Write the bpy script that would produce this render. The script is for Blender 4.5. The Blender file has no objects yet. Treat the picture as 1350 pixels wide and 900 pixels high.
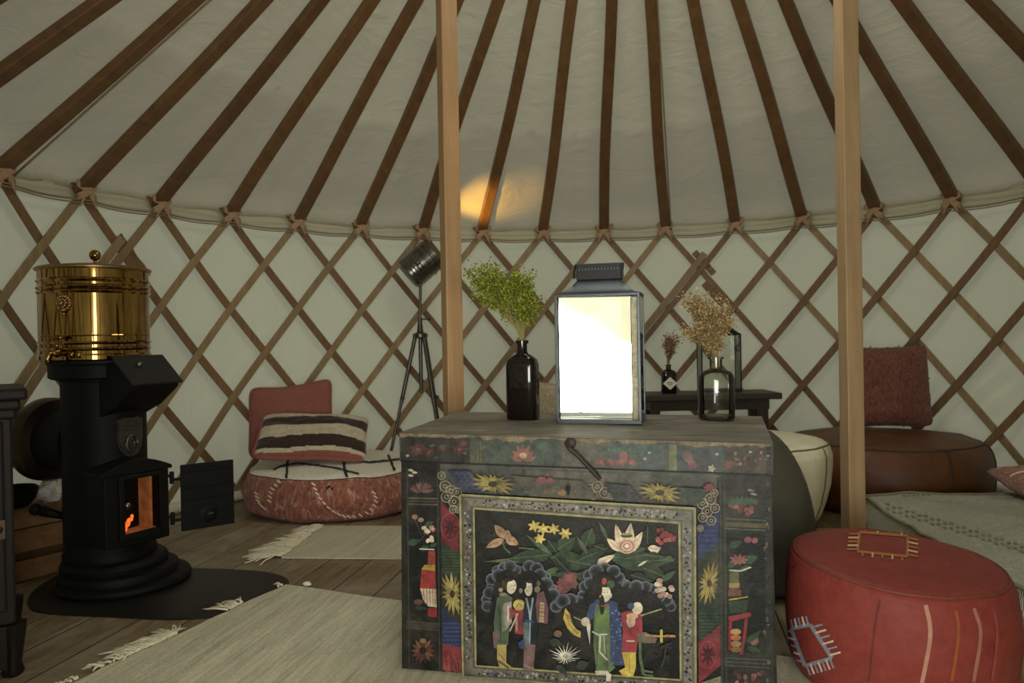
import bpy, bmesh, math, random
from mathutils import Vector, Matrix, noise
from mathutils.bvhtree import BVHTree
random.seed(7)
PI = math.pi
C = bpy.context.scene.collection
V = Vector

# ------------------------------------------------------------------ camera
FPX, PITCH, ROLL, H = 982.8, -.0066, -.0181, .88
_F = V((0, math.cos(PITCH), math.sin(PITCH)))
_U = V((0, -math.sin(PITCH), math.cos(PITCH)))
_R = V((1, 0, 0))
CX = _R * math.cos(ROLL) + _U * math.sin(ROLL)
CY = -_R * math.sin(ROLL) + _U * math.cos(ROLL)
CAM = V((0, 0, H))
cd = bpy.data.cameras.new('camera')
cd.sensor_width = 36; cd.lens = FPX / 1350 * 36
cd.clip_start = .05; cd.clip_end = 100
cd.dof.use_dof = True; cd.dof.focus_distance = 2.1; cd.dof.aperture_fstop = 4.5
cam = bpy.data.objects.new('camera', cd); C.objects.link(cam)
cam.matrix_world = Matrix(((CX.x, CY.x, -_F.x, 0), (CX.y, CY.y, -_F.y, 0), (CX.z, CY.z, -_F.z, H), (0, 0, 0, 1)))
bpy.context.scene.camera = cam

def ray(x, y): return _F + CX * ((x - 675) / FPX) + CY * ((450 - y) / FPX)
def flr(x, y, h=0.0):                       # measured point on a level plane of height h
    d = ray(x, y); return CAM + d * ((h - H) / d.z)
def atd(x, y, d):                           # measured point at distance d down the room
    r = ray(x, y); return CAM + r * (d / r.y)
def onplane(x, y, P, n):
    d = ray(x, y); return CAM + d * ((P - CAM).dot(n) / d.dot(n))

# ------------------------------------------------------------------ colour and materials
def lin(c):
    c /= 255.0
    return c / 12.92 if c <= .04045 else ((c + .055) / 1.055) ** 2.4
GAIN = 2.6
def K(r, g, b, k=None):
    k = GAIN if k is None else k
    return tuple(min(.92, lin(v) * k) for v in (r, g, b)) + (1.0,)

class NT:
    def __init__(s, name):
        s.m = bpy.data.materials.new(name); s.m.use_nodes = True
        s.t = s.m.node_tree; s.n = s.t.nodes; s.l = s.t.links
        s.b = s.n['Principled BSDF']; s.out = s.n['Material Output']
    def node(s, typ, **kw):
        x = s.n.new(typ)
        for k, v in kw.items(): setattr(x, k, v)
        return x
    def link(s, a, b): s.l.new(a, b)
    def coord(s, scale=(1, 1, 1), rot=(0, 0, 0), out='Object'):
        tc = s.node('ShaderNodeTexCoord'); mp = s.node('ShaderNodeMapping')
        mp.inputs['Scale'].default_value = scale; mp.inputs['Rotation'].default_value = rot
        s.link(tc.outputs[out], mp.inputs['Vector']); return mp.outputs['Vector']
    def noise(s, vec, scale, detail=4, rough=.6, dist=0):
        x = s.node('ShaderNodeTexNoise'); x.inputs['Scale'].default_value = scale
        x.inputs['Detail'].default_value = detail; x.inputs['Roughness'].default_value = rough
        x.inputs['Distortion'].default_value = dist
        s.link(vec, x.inputs['Vector']); return x.outputs['Fac']
    def ramp(s, fac, stops, interp='LINEAR'):
        x = s.node('ShaderNodeValToRGB'); e = x.color_ramp.elements; x.color_ramp.interpolation = interp
        while len(e) < len(stops): e.new(.5)
        for i, (p, c) in enumerate(stops): e[i].position = p; e[i].color = c
        s.link(fac, x.inputs['Fac']); return x.outputs['Color']
    def mix(s, fac, a, b, mode='MIX'):
        x = s.node('ShaderNodeMix', data_type='RGBA', blend_type=mode)
        for i, v in ((0, fac), (6, a), (7, b)):
            if hasattr(v, 'is_output'): s.link(v, x.inputs[i])
            else: x.inputs[i].default_value = v
        return x.outputs[2]
    def math(s, op, a, b=None):
        x = s.node('ShaderNodeMath', operation=op)
        for i, v in ((0, a), (1, b)):
            if v is None: continue
            if hasattr(v, 'is_output'): s.link(v, x.inputs[i])
            else: x.inputs[i].default_value = v
        return x.outputs[0]
    def bump(s, h, strength=.3, dist=.01):
        x = s.node('ShaderNodeBump'); x.inputs['Strength'].default_value = strength; x.inputs['Distance'].default_value = dist
        s.link(h, x.inputs['Height']); s.link(x.outputs['Normal'], s.b.inputs['Normal'])
    def base(s, c):
        if hasattr(c, 'is_output'): s.link(c, s.b.inputs['Base Color'])
        else: s.b.inputs['Base Color'].default_value = c
    def rough(s, v):
        if hasattr(v, 'is_output'): s.link(v, s.b.inputs['Roughness'])
        else: s.b.inputs['Roughness'].default_value = v

G0, G1 = (0, 0, 0, 1), (1, 1, 1, 1)

def m_plain(name, col, rough=.6, metal=0, noise_amt=.25, nscale=14, bump=.12, bscale=60, bdist=.004):
    s = NT(name); v = s.coord()
    n = s.noise(v, nscale)
    c = s.mix(n, tuple(x * (1 - noise_amt) for x in col[:3]) + (1,), tuple(min(1, x * (1 + noise_amt)) for x in col[:3]) + (1,))
    s.base(c); s.rough(rough); s.b.inputs['Metallic'].default_value = metal
    if name in ('black_iron',): s.b.inputs['Specular IOR Level'].default_value = .2
    if bump: s.bump(s.noise(v, bscale), bump, bdist)
    return s.m

def m_wood(name, dark, light, axis=2, stretch=14, scale=3.0, rough=.6, bump=.25):
    s = NT(name); sc = [stretch] * 3; sc[axis] = 1
    v = s.coord(tuple(sc))
    n1 = s.noise(v, scale, 6, .65, .6); n2 = s.noise(s.coord((3, 3, 3)), 2.0, 3)
    oi = s.node('ShaderNodeObjectInfo')
    f = s.math('ADD', s.math('MULTIPLY', n1, .7), s.math('MULTIPLY', n2, .3))
    c = s.ramp(f, [(.28, dark), (.68, light)])
    c = s.mix(s.math('MULTIPLY', oi.outputs['Random'], .35), c, tuple(x * .55 for x in dark[:3]) + (1,))
    s.base(c); s.rough(rough); s.bump(n1, bump, .004)
    if name == 'cabinet_wood': s.b.inputs['Specular IOR Level'].default_value = .2
    return s.m

def m_cattr(name, rough=.6, wear=None, wear_amt=.25, bump=.15, bscale=150, var=.2, sheen=0):
    s = NT(name)
    a = s.node('ShaderNodeVertexColor', layer_name='Col'); v = s.coord()
    n = s.noise(v, 35, 6, .7)
    c = s.mix(1.0, a.outputs['Color'], s.ramp(n, [(.3, (1 - var, 1 - var, 1 - var, 1)), (.7, (1 + var, 1 + var, 1 + var, 1))]), 'MULTIPLY')
    if wear:
        w = s.ramp(s.noise(s.coord((1, 1, 1)), 9, 8, .75, 1.0), [(.47, G0), (.68, G1)])
        c = s.mix(s.math('MULTIPLY', w, wear_amt), c, wear)
    s.base(c); s.rough(rough); s.b.inputs['Specular IOR Level'].default_value = .22; s.bump(s.noise(v, bscale, 3), bump, .003)
    if sheen: s.b.inputs['Sheen Weight'].default_value = sheen
    return s.m

# ------------------------------------------------------------------ mesh building
class MB:
    def __init__(s): s.v, s.f, s.mi, s.col = [], [], [], []
    def add(s, vs, fs, mi=0, col=None):
        o = len(s.v); s.v += [tuple(p) for p in vs]
        for i, f in enumerate(fs):
            s.f.append(tuple(o + k for k in f)); s.mi.append(mi)
            s.col.append(col[i] if isinstance(col, list) else col)
        return s
    def hexa(s, b4, t4, mi=0, col=None):
        return s.add(list(b4) + list(t4), [(3, 2, 1, 0), (4, 5, 6, 7), (0, 1, 5, 4), (1, 2, 6, 5), (2, 3, 7, 6), (3, 0, 4, 7)], mi, col)
    def box(s, c, size, rot=None, mi=0, col=None):
        x, y, z = (k / 2 for k in size); R = rot or Matrix.Identity(3); c = V(c)
        P = [c + R @ V(p) for p in ((-x, -y, -z), (x, -y, -z), (x, y, -z), (-x, y, -z), (-x, -y, z), (x, -y, z), (x, y, z), (-x, y, z))]
        return s.hexa(P[:4], P[4:], mi, col)
    def bar(s, a, b, w, t, up=V((0, 0, 1)), mi=0, col=None):
        a, b = V(a), V(b); d = (b - a); L = d.length; d.normalize()
        x = d.cross(up)
        if x.length < 1e-4: x = d.cross(V((0, 1, 0)))
        x.normalize(); y = x.cross(d)
        return s.box((a + b) / 2, (w, L, t), Matrix((x, d, y)).transposed(), mi, col)
    def tube(s, pts, r, n=8, mi=0, col=None, cap=True):
        pts = [V(p) for p in pts]; m = len(pts)
        rs = r if isinstance(r, (list, tuple)) else [r] * m
        vs, fs = [], []
        prev = None
        for i, p in enumerate(pts):
            d = (pts[min(i + 1, m - 1)] - pts[max(i - 1, 0)])
            if d.length < 1e-9: d = V((0, 0, 1))
            d.normalize()
            if prev is None:
                x = d.orthogonal().normalized()
            else:
                x = prev - d * prev.dot(d)
                x = x.normalized() if x.length > 1e-6 else d.orthogonal().normalized()
            prev = x; y = d.cross(x)
            for k in range(n):
                a = 2 * PI * k / n; vs.append(p + (x * math.cos(a) + y * math.sin(a)) * rs[i])
        for i in range(m - 1):
            for k in range(n):
                k2 = (k + 1) % n; fs.append((i * n + k, i * n + k2, (i + 1) * n + k2, (i + 1) * n + k))
        if cap: fs.append(tuple(range(n))[::-1]); fs.append(tuple((m - 1) * n + k for k in range(n)))
        return s.add(vs, fs, mi, col)
    def lathe(s, prof, n=40, c=(0, 0, 0), rot=None, mi=0, col=None, sq=2.0, sx=1, sy=1, cap=True):
        R = rot or Matrix.Identity(3); c = V(c); vs, fs = [], []
        for (r, z) in prof:
            for k in range(n):
                a = 2 * PI * k / n; ca, sa = math.cos(a), math.sin(a)
                q = (abs(ca) ** sq + abs(sa) ** sq) ** (-1 / sq)
                vs.append(c + R @ V((r * q * ca * sx, r * q * sa * sy, z)))
        m = len(prof)
        for i in range(m - 1):
            for k in range(n):
                k2 = (k + 1) % n; fs.append((i * n + k, i * n + k2, (i + 1) * n + k2, (i + 1) * n + k))
        if cap:
            if prof[0][0] > 1e-5: fs.append(tuple(range(n))[::-1])
            if prof[-1][0] > 1e-5: fs.append(tuple((m - 1) * n + k for k in range(n)))
        return s.add(vs, fs, mi, col)
    def prism(s, poly, z0, z1, mi=0, col=None):
        n = len(poly)
        return s.add([(p[0], p[1], z0) for p in poly] + [(p[0], p[1], z1) for p in poly],
                     [tuple(range(n))[::-1], tuple(range(n, 2 * n))] + [(i, (i + 1) % n, n + (i + 1) % n, n + i) for i in range(n)], mi, col)
    def grid(s, fn, nu, nv, closed_u=False, mi=0, col=None):
        vs = [fn(i / nu, j / nv) for j in range(nv + 1) for i in range(nu + (0 if closed_u else 1))]
        w = nu if closed_u else nu + 1; fs = []
        for j in range(nv):
            for i in range(nu):
                i2 = (i + 1) % w if closed_u else i + 1
                fs.append((j * w + i, j * w + i2, (j + 1) * w + i2, (j + 1) * w + i))
        cc = None
        if callable(col): cc = [col((i + .5) / nu, (j + .5) / nv) for j in range(nv) for i in range(nu)]
        else: cc = col
        return s.add(vs, fs, mi, cc)
    def ball(s, c, r, n=14, mi=0, col=None, sc=(1, 1, 1)):
        prof = [(r * math.sin(PI * i / n), -r * math.cos(PI * i / n)) for i in range(n + 1)]
        o = len(s.v); s.lathe(prof, n + 4, (0, 0, 0), None, mi, col)
        for k in range(o, len(s.v)):
            p = s.v[k]; s.v[k] = (c[0] + p[0] * sc[0], c[1] + p[1] * sc[1], c[2] + p[2] * sc[2])
        return s
    def build(s, name, mats, parent=None, smooth=None, bevel=0, subsurf=0, fix=True, seg=2, weld=True):
        me = bpy.data.meshes.new(name); me.from_pydata(s.v, [], s.f)
        mats = mats if isinstance(mats, (list, tuple)) else [mats]
        for m in mats: me.materials.append(m)
        me.polygons.foreach_set('material_index', s.mi)
        if any(c is not None for c in s.col):
            at = me.color_attributes.new('Col', 'FLOAT_COLOR', 'CORNER')
            for p in me.polygons:
                c = s.col[p.index] or (.5, .5, .5, 1)
                for li in p.loop_indices: at.data[li].color = c
        if fix:
            bm = bmesh.new(); bm.from_mesh(me)
            if weld: bmesh.ops.remove_doubles(bm, verts=bm.verts, dist=1e-6)
            bmesh.ops.recalc_face_normals(bm, faces=bm.faces); bm.to_mesh(me); bm.free()
        if smooth is not None:
            me.shade_smooth()
            if smooth < 180: me.set_sharp_from_angle(angle=math.radians(smooth))
        o = bpy.data.objects.new(name, me); C.objects.link(o)
        if parent is not None: o.parent = parent; o.matrix_parent_inverse = parent_inv(parent)
        if bevel:
            b = o.modifiers.new('bevel', 'BEVEL'); b.width = bevel; b.segments = seg; b.limit_method = 'ANGLE'; b.angle_limit = math.radians(35)
        if subsurf:
            b = o.modifiers.new('sub', 'SUBSURF'); b.levels = b.render_levels = subsurf
        return o

def parent_inv(p):
    return (Matrix.Translation(p.location) @ p.rotation_euler.to_matrix().to_4x4()).inverted()
def tag(o, label=None, cat=None, group=None, kind=None):
    if label: o['label'] = label
    if cat: o['category'] = cat
    if group: o['group'] = group
    if kind: o['kind'] = kind
    return o
def thing(name, label, cat, loc=(0, 0, 0), group=None):
    o = bpy.data.objects.new(name, None); C.objects.link(o); o.location = loc; o.empty_display_size = .1
    return tag(o, label, cat, group)
def struct(o): o['kind'] = 'structure'; return o
def rotz(a): return Matrix.Rotation(a, 3, 'Z')
def fbm(p, o=3): return noise.fractal(V(p), 1.0, 2.0, o)
def smooth_closed(pts, per=6):
    n = len(pts); out = []
    for i in range(n):
        p0, p1, p2, p3 = (V(pts[(i + k) % n]) for k in (-1, 0, 1, 2))
        for j in range(per):
            t = j / per
            out.append(.5 * (2 * p1 + (p2 - p0) * t + (2 * p0 - 5 * p1 + 4 * p2 - p3) * t * t + (3 * p1 - p0 - 3 * p2 + p3) * t ** 3))
    return out
def smooth_open(pts, per=6):
    pts = [V(p) for p in pts]; pts = [pts[0] * 2 - pts[1]] + pts + [pts[-1] * 2 - pts[-2]]; out = []
    for i in range(1, len(pts) - 2):
        p0, p1, p2, p3 = pts[i - 1:i + 3]
        for j in range(per):
            t = j / per
            out.append(.5 * (2 * p1 + (p2 - p0) * t + (2 * p0 - 5 * p1 + 4 * p2 - p3) * t * t + (3 * p1 - p0 - 3 * p2 + p3) * t ** 3))
    return out + [pts[-2]]

# ------------------------------------------------------------------ yurt constants
YX, YY, YR, ZT = .42, 2.5446, 2.5, .88 + .688
TH0, DTH, JUMP, RISE = -1.3918, .164, .0169, 1.73
RC = .62
def tie_angle(i): return TH0 + i * DTH + (JUMP if i >= 11 else 0)
def wallpt(a, z, r=YR): return V((YX + r * math.sin(a), YY + r * math.cos(a), z))
def roofpt(a, t, up=0):                     # t: 0 at wall top, 1 at the apex over the centre
    r = YR * (1 - t); return V((YX + r * math.sin(a), YY + r * math.cos(a), ZT + RISE * t + up))
DOOR_A, DOOR_H = PI + .164, .225

# ------------------------------------------------------------------ materials
def m_canvas(name, col, sc, folds=True):
    s = NT(name); v = s.coord()
    n = s.noise(v, 1.3, 3)
    c = s.mix(n, tuple(x * .88 for x in col[:3]) + (1,), tuple(min(.9, x * 1.1) for x in col[:3]) + (1,))
    return s, v, c
def m_wall_canvas():
    s, v, c = m_canvas('canvas_wall', K(130, 131, 110), 1)
    w = s.noise(s.coord((9, 9, 1.2)), 1.5, 5, .6, .8); w2 = s.noise(s.coord((1, 1, 1)), 160, 2)
    h = s.math('ADD', w, s.math('MULTIPLY', w2, .04)); s.base(c); s.rough(.85); s.bump(h, .35, .02)
    tr = s.node('ShaderNodeBsdfTranslucent'); tr.inputs['Color'].default_value = (.75, .74, .62, 1)
    mx = s.node('ShaderNodeMixShader'); mx.inputs[0].default_value = .22
    s.link(s.b.outputs[0], mx.inputs[1]); s.link(tr.outputs[0], mx.inputs[2]); s.link(mx.outputs[0], s.out.inputs['Surface'])
    return s.m
def m_roof_canvas():
    s, v, c = m_canvas('canvas_roof', K(124, 120, 101), 1)
    tc = s.node('ShaderNodeTexCoord')
    for (px, py, rad) in ((700, 177, .045), (981, 160, .03), (366, 116, .02)):
        P = roof_hit(px, py)
        d = s.node('ShaderNodeVectorMath', operation='DISTANCE'); d.inputs[1].default_value = P
        s.link(tc.outputs['Object'], d.inputs[0])
        f = s.node('ShaderNodeMapRange'); f.inputs[1].default_value = rad; f.inputs[2].default_value = rad * .4; f.inputs[3].default_value = 0; f.inputs[4].default_value = .35
        s.link(d.outputs['Value'], f.inputs[0]); c = s.mix(f.outputs[0], c, K(60, 52, 44))
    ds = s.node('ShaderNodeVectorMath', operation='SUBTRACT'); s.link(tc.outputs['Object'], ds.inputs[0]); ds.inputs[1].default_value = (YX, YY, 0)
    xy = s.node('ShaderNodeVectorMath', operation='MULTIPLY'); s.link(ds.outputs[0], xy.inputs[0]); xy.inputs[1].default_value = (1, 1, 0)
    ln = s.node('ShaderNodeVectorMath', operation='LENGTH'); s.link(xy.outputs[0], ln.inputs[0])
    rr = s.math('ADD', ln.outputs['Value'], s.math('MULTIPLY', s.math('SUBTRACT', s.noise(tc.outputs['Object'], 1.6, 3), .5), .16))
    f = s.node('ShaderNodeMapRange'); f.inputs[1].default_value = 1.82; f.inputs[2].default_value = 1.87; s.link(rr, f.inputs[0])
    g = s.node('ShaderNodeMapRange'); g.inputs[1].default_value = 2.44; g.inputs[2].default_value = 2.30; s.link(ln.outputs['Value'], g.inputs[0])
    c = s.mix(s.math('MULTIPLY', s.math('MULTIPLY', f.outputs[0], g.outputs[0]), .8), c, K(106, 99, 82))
    s.base(c); s.rough(.85)
    w = s.noise(s.coord((2, 2, 5)), 2.2, 4, .6, 1.2); s.bump(w, .4, .04)
    tr = s.node('ShaderNodeBsdfTranslucent'); tr.inputs['Color'].default_value = (.72, .68, .56, 1)
    mx = s.node('ShaderNodeMixShader'); mx.inputs[0].default_value = .16
    s.link(s.b.outputs[0], mx.inputs[1]); s.link(tr.outputs[0], mx.inputs[2]); s.link(mx.outputs[0], s.out.inputs['Surface'])
    return s.m
def roof_hit(x, y, up=.05):
    d = ray(x, y); t = 1.0
    for k in range(4000):
        P = CAM + d * t; r = math.hypot(P.x - YX, P.y - YY)
        if P.z > ZT + up + RISE * (1 - r / YR): return P
        t += .002
    return P

M = {}
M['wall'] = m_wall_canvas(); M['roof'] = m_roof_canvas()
M['slat_lit'] = m_wood('slat_wood_lit', K(88, 72, 48), K(116, 98, 70), 2, 10, 4)
M['slat_shaded'] = m_wood('slat_wood_shaded', K(70, 51, 31), K(94, 72, 47), 2, 10, 4)  # same wood as the paler slats, shade put into the colour
M['rafter'] = m_wood('rafter_wood', K(56, 38, 20), K(84, 59, 33), 1, 8, 3, .5)
M['post'] = m_wood('post_wood', K(88, 66, 40), K(116, 90, 60), 2, 16, 2.2, .5, .15)
M['post_dim'] = m_wood('post_wood_amber', K(102, 82, 57), K(134, 111, 82), 2, 16, 2.2, .5, .15)
M['cord'] = m_plain('cord_fibre', K(96, 84, 66), .9, 0, .3, 80, .4, 300)
M['tape'] = m_plain('tape_binding', K(118, 96, 74), .9, 0, .3, 50, .4, 200)
M['black_iron'] = m_plain('black_iron', (.004, .004, .0034, 1), .6, 0, .3, 20, .15, 120)
M['iron_satin'] = m_plain('satin_iron', (.03, .029, .026, 1), .38, .6, .3, 20, .15, 120)
M['plate'] = m_plain('hearth_steel', K(34, 31, 26, 1.6), .5, .5, .4, 9, .1, 80)
M['white_crumb'] = m_plain('ash_crumb', K(150, 148, 135), .9)

def m_brass():
    s = NT('polished_brass'); v = s.coord((1, 1, .12))
    n = s.noise(v, 22, 4, .7, .4)
    s.base(s.ramp(n, [(.3, (.13, .065, .018, 1)), (.7, (.46, .28, .09, 1))]))  # dark streaks put the dim room's reflection into the brass colour
    s.b.inputs['Metallic'].default_value = 1; s.rough(s.math('ADD', s.math('MULTIPLY', s.noise(s.coord(), 30), .05), .03))
    s.bump(s.noise(s.coord((1, 1, .3)), 5, 2), .05, .006)
    return s.m
M['brass'] = m_brass()
M['brass_dark'] = m_plain('aged_brass', (.34, .22, .09, 1), .32, 1, .5, 60, .3, 120)
M['pewter'] = m_plain('badge_metal', (.13, .125, .11, 1), .36, .9, .5, 60, .5, 90)
M['copper_dark'] = m_plain('dark_bronze', (.06, .038, .024, 1), .35, .8, .4, 12, .1)
M['lamp_metal'] = m_plain('lamp_bronze', (.11, .10, .085, 1), .32, 1, .4, 14, .1)
M['silver'] = m_plain('tarnished_silver', (.22, .205, .18, 1), .26, 1, .5, 14, .1)
M['zinc'] = m_plain('dark_zinc', (.085, .095, .10, 1), .42, .8, .3, 12, .1)
M['lantern_black'] = m_plain('blackened_tin', (.02, .02, .02, 1), .5, .6)
M['rust'] = m_plain('rusted_iron', K(40, 33, 27, 1.6), .6, .3, .5, 60, .4, 120)

def m_glass(name, tint=(1, 1, 1, 1), rough=.0):
    s = NT(name); s.base(tint); s.rough(rough); s.b.inputs['Transmission Weight'].default_value = 1; s.b.inputs['IOR'].default_value = 1.45
    return s.m
def m_thin_glass(name, tint, ior, edge=0.0):
    s = NT(name); tr = s.node('ShaderNodeBsdfTransparent'); gl = s.node('ShaderNodeBsdfGlossy'); gl.inputs['Roughness'].default_value = .02; gl.inputs['Color'].default_value = (1, 1, 1, 1)
    n = s.noise(s.coord(), 9, 3); lw = s.node('ShaderNodeLayerWeight'); lw.inputs['Blend'].default_value = .35
    t = s.mix(n, tuple(x * .97 for x in tint[:3]) + (1,), tint)
    s.link(s.mix(s.math('MULTIPLY', lw.outputs['Facing'], edge), t, (.25, .26, .22, 1)), tr.inputs['Color'])
    fr = s.node('ShaderNodeFresnel'); fr.inputs['IOR'].default_value = ior; mx = s.node('ShaderNodeMixShader')
    s.link(fr.outputs[0], mx.inputs[0]); s.link(tr.outputs[0], mx.inputs[1]); s.link(gl.outputs[0], mx.inputs[2]); s.link(mx.outputs[0], s.out.inputs['Surface'])
    return s.m
M['glass'] = m_thin_glass('clear_glass', (.975, .98, .96, 1), 1.5, .22)
M['pane'] = m_thin_glass('lantern_pane', (.97, .98, .96, 1), 1.35)
def m_bottle():
    s = NT('dark_bottle_glass'); v = s.coord(); n = s.noise(v, 6)
    s.base(s.ramp(n, [(.3, (.006, .004, .003, 1)), (.7, (.016, .009, .005, 1))])); s.rough(.06); s.b.inputs['IOR'].default_value = 1.52
    return s.m
M['dark_glass'] = m_bottle()
def m_mirror():
    s = NT('aged_mirror'); n = s.noise(s.coord(), 12, 5)
    s.base(s.ramp(n, [(.3, (.86, .86, .80, 1)), (.7, (.93, .93, .88, 1))])); s.b.inputs['Metallic'].default_value = 1; s.rough(.03)
    return s.m
M['mirror'] = m_mirror()

def m_floor():
    s = NT('rough_floorboards'); tc = s.node('ShaderNodeTexCoord'); mp = s.node('ShaderNodeMapping')
    mp.inputs['Rotation'].default_value = (0, 0, math.radians(11.5)); s.link(tc.outputs['Object'], mp.inputs['Vector'])
    sx = s.node('ShaderNodeSeparateXYZ'); s.link(mp.outputs['Vector'], sx.inputs[0])
    u = s.math('DIVIDE', sx.outputs['X'], .165); fl = s.math('FLOOR', u); fr = s.math('FRACT', u)
    wn = s.node('ShaderNodeTexWhiteNoise', noise_dimensions='1D'); s.link(fl, wn.inputs['W'])
    st = s.node('ShaderNodeMapping'); st.inputs['Scale'].default_value = (16, 1.3, 1); s.link(mp.outputs['Vector'], st.inputs['Vector'])
    ad = s.node('ShaderNodeVectorMath', operation='ADD'); s.link(st.outputs['Vector'], ad.inputs[0])
    cb = s.node('ShaderNodeCombineXYZ'); s.link(s.math('MULTIPLY', wn.outputs['Value'], 40), cb.inputs[1]); s.link(cb.outputs[0], ad.inputs[1])
    g = s.noise(ad.outputs[0], 2.2, 8, .72, .8)
    big = s.noise(mp.outputs['Vector'], 2.6, 6, .7, .5)
    c = s.ramp(g, [(.25, K(38, 30, 20)), (.5, K(82, 69, 49)), (.75, K(112, 99, 75))])
    c = s.mix(s.ramp(big, [(.42, G0), (.66, (.75, .75, .75, 1))]), c, K(112, 104, 88))
    c = s.mix(s.math('MULTIPLY', wn.outputs['Value'], .35), c, K(58, 42, 28))
    gap = s.math('LESS_THAN', s.math('ABSOLUTE', s.math('SUBTRACT', fr, .5)), .485)
    c = s.mix(gap, K(14, 10, 7), c)
    s.base(c); s.rough(s.math('ADD', s.math('MULTIPLY', g, .3), .42))
    s.bump(s.math('ADD', s.math('MULTIPLY', gap, .6), g), .35, .006)
    return s.m
M['floor'] = m_floor()
def m_rug(name, a, b, ang, rowscale=70, rows=.35):
    s = NT(name); v = s.coord((1, 1, 1), (0, 0, ang))
    sx = s.node('ShaderNodeMapping'); sx.inputs['Scale'].default_value = (1, .06, 1); s.link(v, sx.inputs['Vector'])
    st = s.noise(sx.outputs['Vector'], 55, 4, .75)
    fl = s.noise(v, 140, 3, .8); big = s.noise(v, 3, 4)
    w = s.node('ShaderNodeTexWave', wave_type='BANDS', bands_direction='X'); w.inputs['Scale'].default_value = rowscale; w.inputs['Distortion'].default_value = 1.5
    s.link(v, w.inputs['Vector'])
    c = s.ramp(s.math('ADD', s.math('MULTIPLY', st, .6), s.math('MULTIPLY', fl, .4)), [(.33, a), (.6, b)])
    c = s.mix(s.math('MULTIPLY', big, .5), c, tuple(x * .72 for x in b[:3]) + (1,))
    s.base(c); s.rough(.95); s.bump(s.math('ADD', s.math('MULTIPLY', w.outputs['Fac'], rows), fl), .6, .006)
    return s.m
M['rug'] = m_rug('rug_wool', K(102, 97, 80), K(158, 153, 132), math.radians(12))
M['rug_far'] = m_rug('rug_far_wool', K(116, 110, 92), K(146, 139, 119), math.radians(12), 60)
M['fringe'] = m_plain('fringe_wool', K(150, 143, 124), .95, 0, .2, 60, .3, 200)
M['paint'] = m_cattr('chest_paint', .5, K(92, 88, 76, 1.6), .16, .3, 120, .5)
def m_worn():
    s = NT('worn_chest_top'); v = s.coord((3, 18, 18), (0, 0, math.radians(11.7)))
    n = s.noise(v, 2.2, 8, .7, .6); b = s.noise(s.coord(), 5, 5, .7)
    c = s.ramp(n, [(.28, K(34, 31, 26)), (.5, K(74, 69, 59)), (.72, K(116, 107, 90))])
    c = s.mix(s.ramp(b, [(.4, G0), (.65, (.7, .7, .7, 1))]), c, K(58, 58, 53)); s.base(c); s.rough(.55); s.bump(n, .3, .005); return s.m
M['chest_top'] = m_worn()
M['chest_side'] = m_plain('chest_side_paint', K(34, 32, 26), .6, 0, .4, 9)

def m_weave(name, a, b, scale=90, fleck=None, sheen=.2, stretch=(1, 1, 1), bump=.6):
    s = NT(name); v = s.coord(stretch)
    n = s.noise(v, scale, 3, .75); big = s.noise(s.coord(), 5, 4)
    c = s.ramp(n, [(.36, a), (.62, b)])
    if fleck: c = s.mix(s.ramp(s.noise(v, scale * .6, 5, .8, .4), [(.54, G0), (.62, G1)]), c, fleck)
    c = s.mix(s.math('MULTIPLY', big, .35), c, tuple(x * .6 for x in a[:3]) + (1,))
    s.base(c); s.rough(.95); s.b.inputs['Sheen Weight'].default_value = sheen; s.bump(n, bump, .012); return s.m
M['pink_side'] = m_weave('pink_woven', K(82, 46, 36), K(112, 70, 57), 60, K(140, 108, 92), .1, (1, 1, .3), .9)
M['pink_velvet'] = m_weave('dusky_pink_pile', K(88, 50, 42), K(118, 70, 60), 190, None, .1)
M['shag'] = m_weave('cream_shag', K(150, 140, 120), K(182, 172, 150), 80)
M['rose_pile'] = m_weave('rose_pile', K(64, 36, 28), K(92, 57, 46), 90, None, .12, (1, 1, .35))
M['black_yarn'] = m_plain('black_yarn', K(22, 20, 18), .95)
M['pale_yarn'] = m_plain('pale_yarn', K(176, 140, 122), .95)
def m_leather(name, a, b, rough=.42):
    s = NT(name); v = s.coord(); n = s.noise(v, 6, 6, .7); f = s.noise(v, 180, 2)
    s.base(s.ramp(n, [(.3, a), (.7, b)])); s.rough(s.math('ADD', s.math('MULTIPLY', n, .25), rough - .12)); s.bump(s.math('ADD', n, s.math('MULTIPLY', f, .15)), .25, .012); return s.m
M['tan_leather'] = m_leather('brown_leather', K(44, 22, 6), K(66, 37, 13), .5)
M['white_leather'] = m_leather('ivory_leather', K(138, 132, 113), K(160, 154, 133), .55)
M['grey_leather'] = m_leather('charcoal_leather', K(36, 34, 27), K(52, 49, 40), .6)
M['seam'] = m_plain('dark_seam', K(34, 26, 20), .8)
M['seam_white'] = m_plain('olive_piping', K(74, 68, 52), .8)
def m_mattress():
    s = NT('cable_knit'); v = s.coord((1, 1, 1), (0, 0, math.radians(-6)))
    w = s.node('ShaderNodeTexWave', wave_type='BANDS', bands_direction='Y'); w.inputs['Scale'].default_value = 38; w.inputs['Distortion'].default_value = 5; w.inputs['Detail'].default_value = 3
    s.link(v, w.inputs['Vector']); n = s.noise(v, 60, 5, .75)
    f = s.math('ADD', s.math('MULTIPLY', w.outputs['Fac'], .4), s.math('MULTIPLY', n, .6))
    s.base(s.ramp(f, [(.25, K(118, 112, 90)), (.62, K(184, 177, 150))])); s.rough(.95); s.bump(f, 1.0, .02); return s.m
M['knit'] = m_mattress()
M['knit_dark'] = m_plain('knit_dash', K(90, 85, 67), .95)
M['stripe_red'] = m_weave('red_cream_rag', K(84, 40, 34), K(120, 86, 74), 40, K(138, 124, 106), .2, (1, 4, 4))
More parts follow.
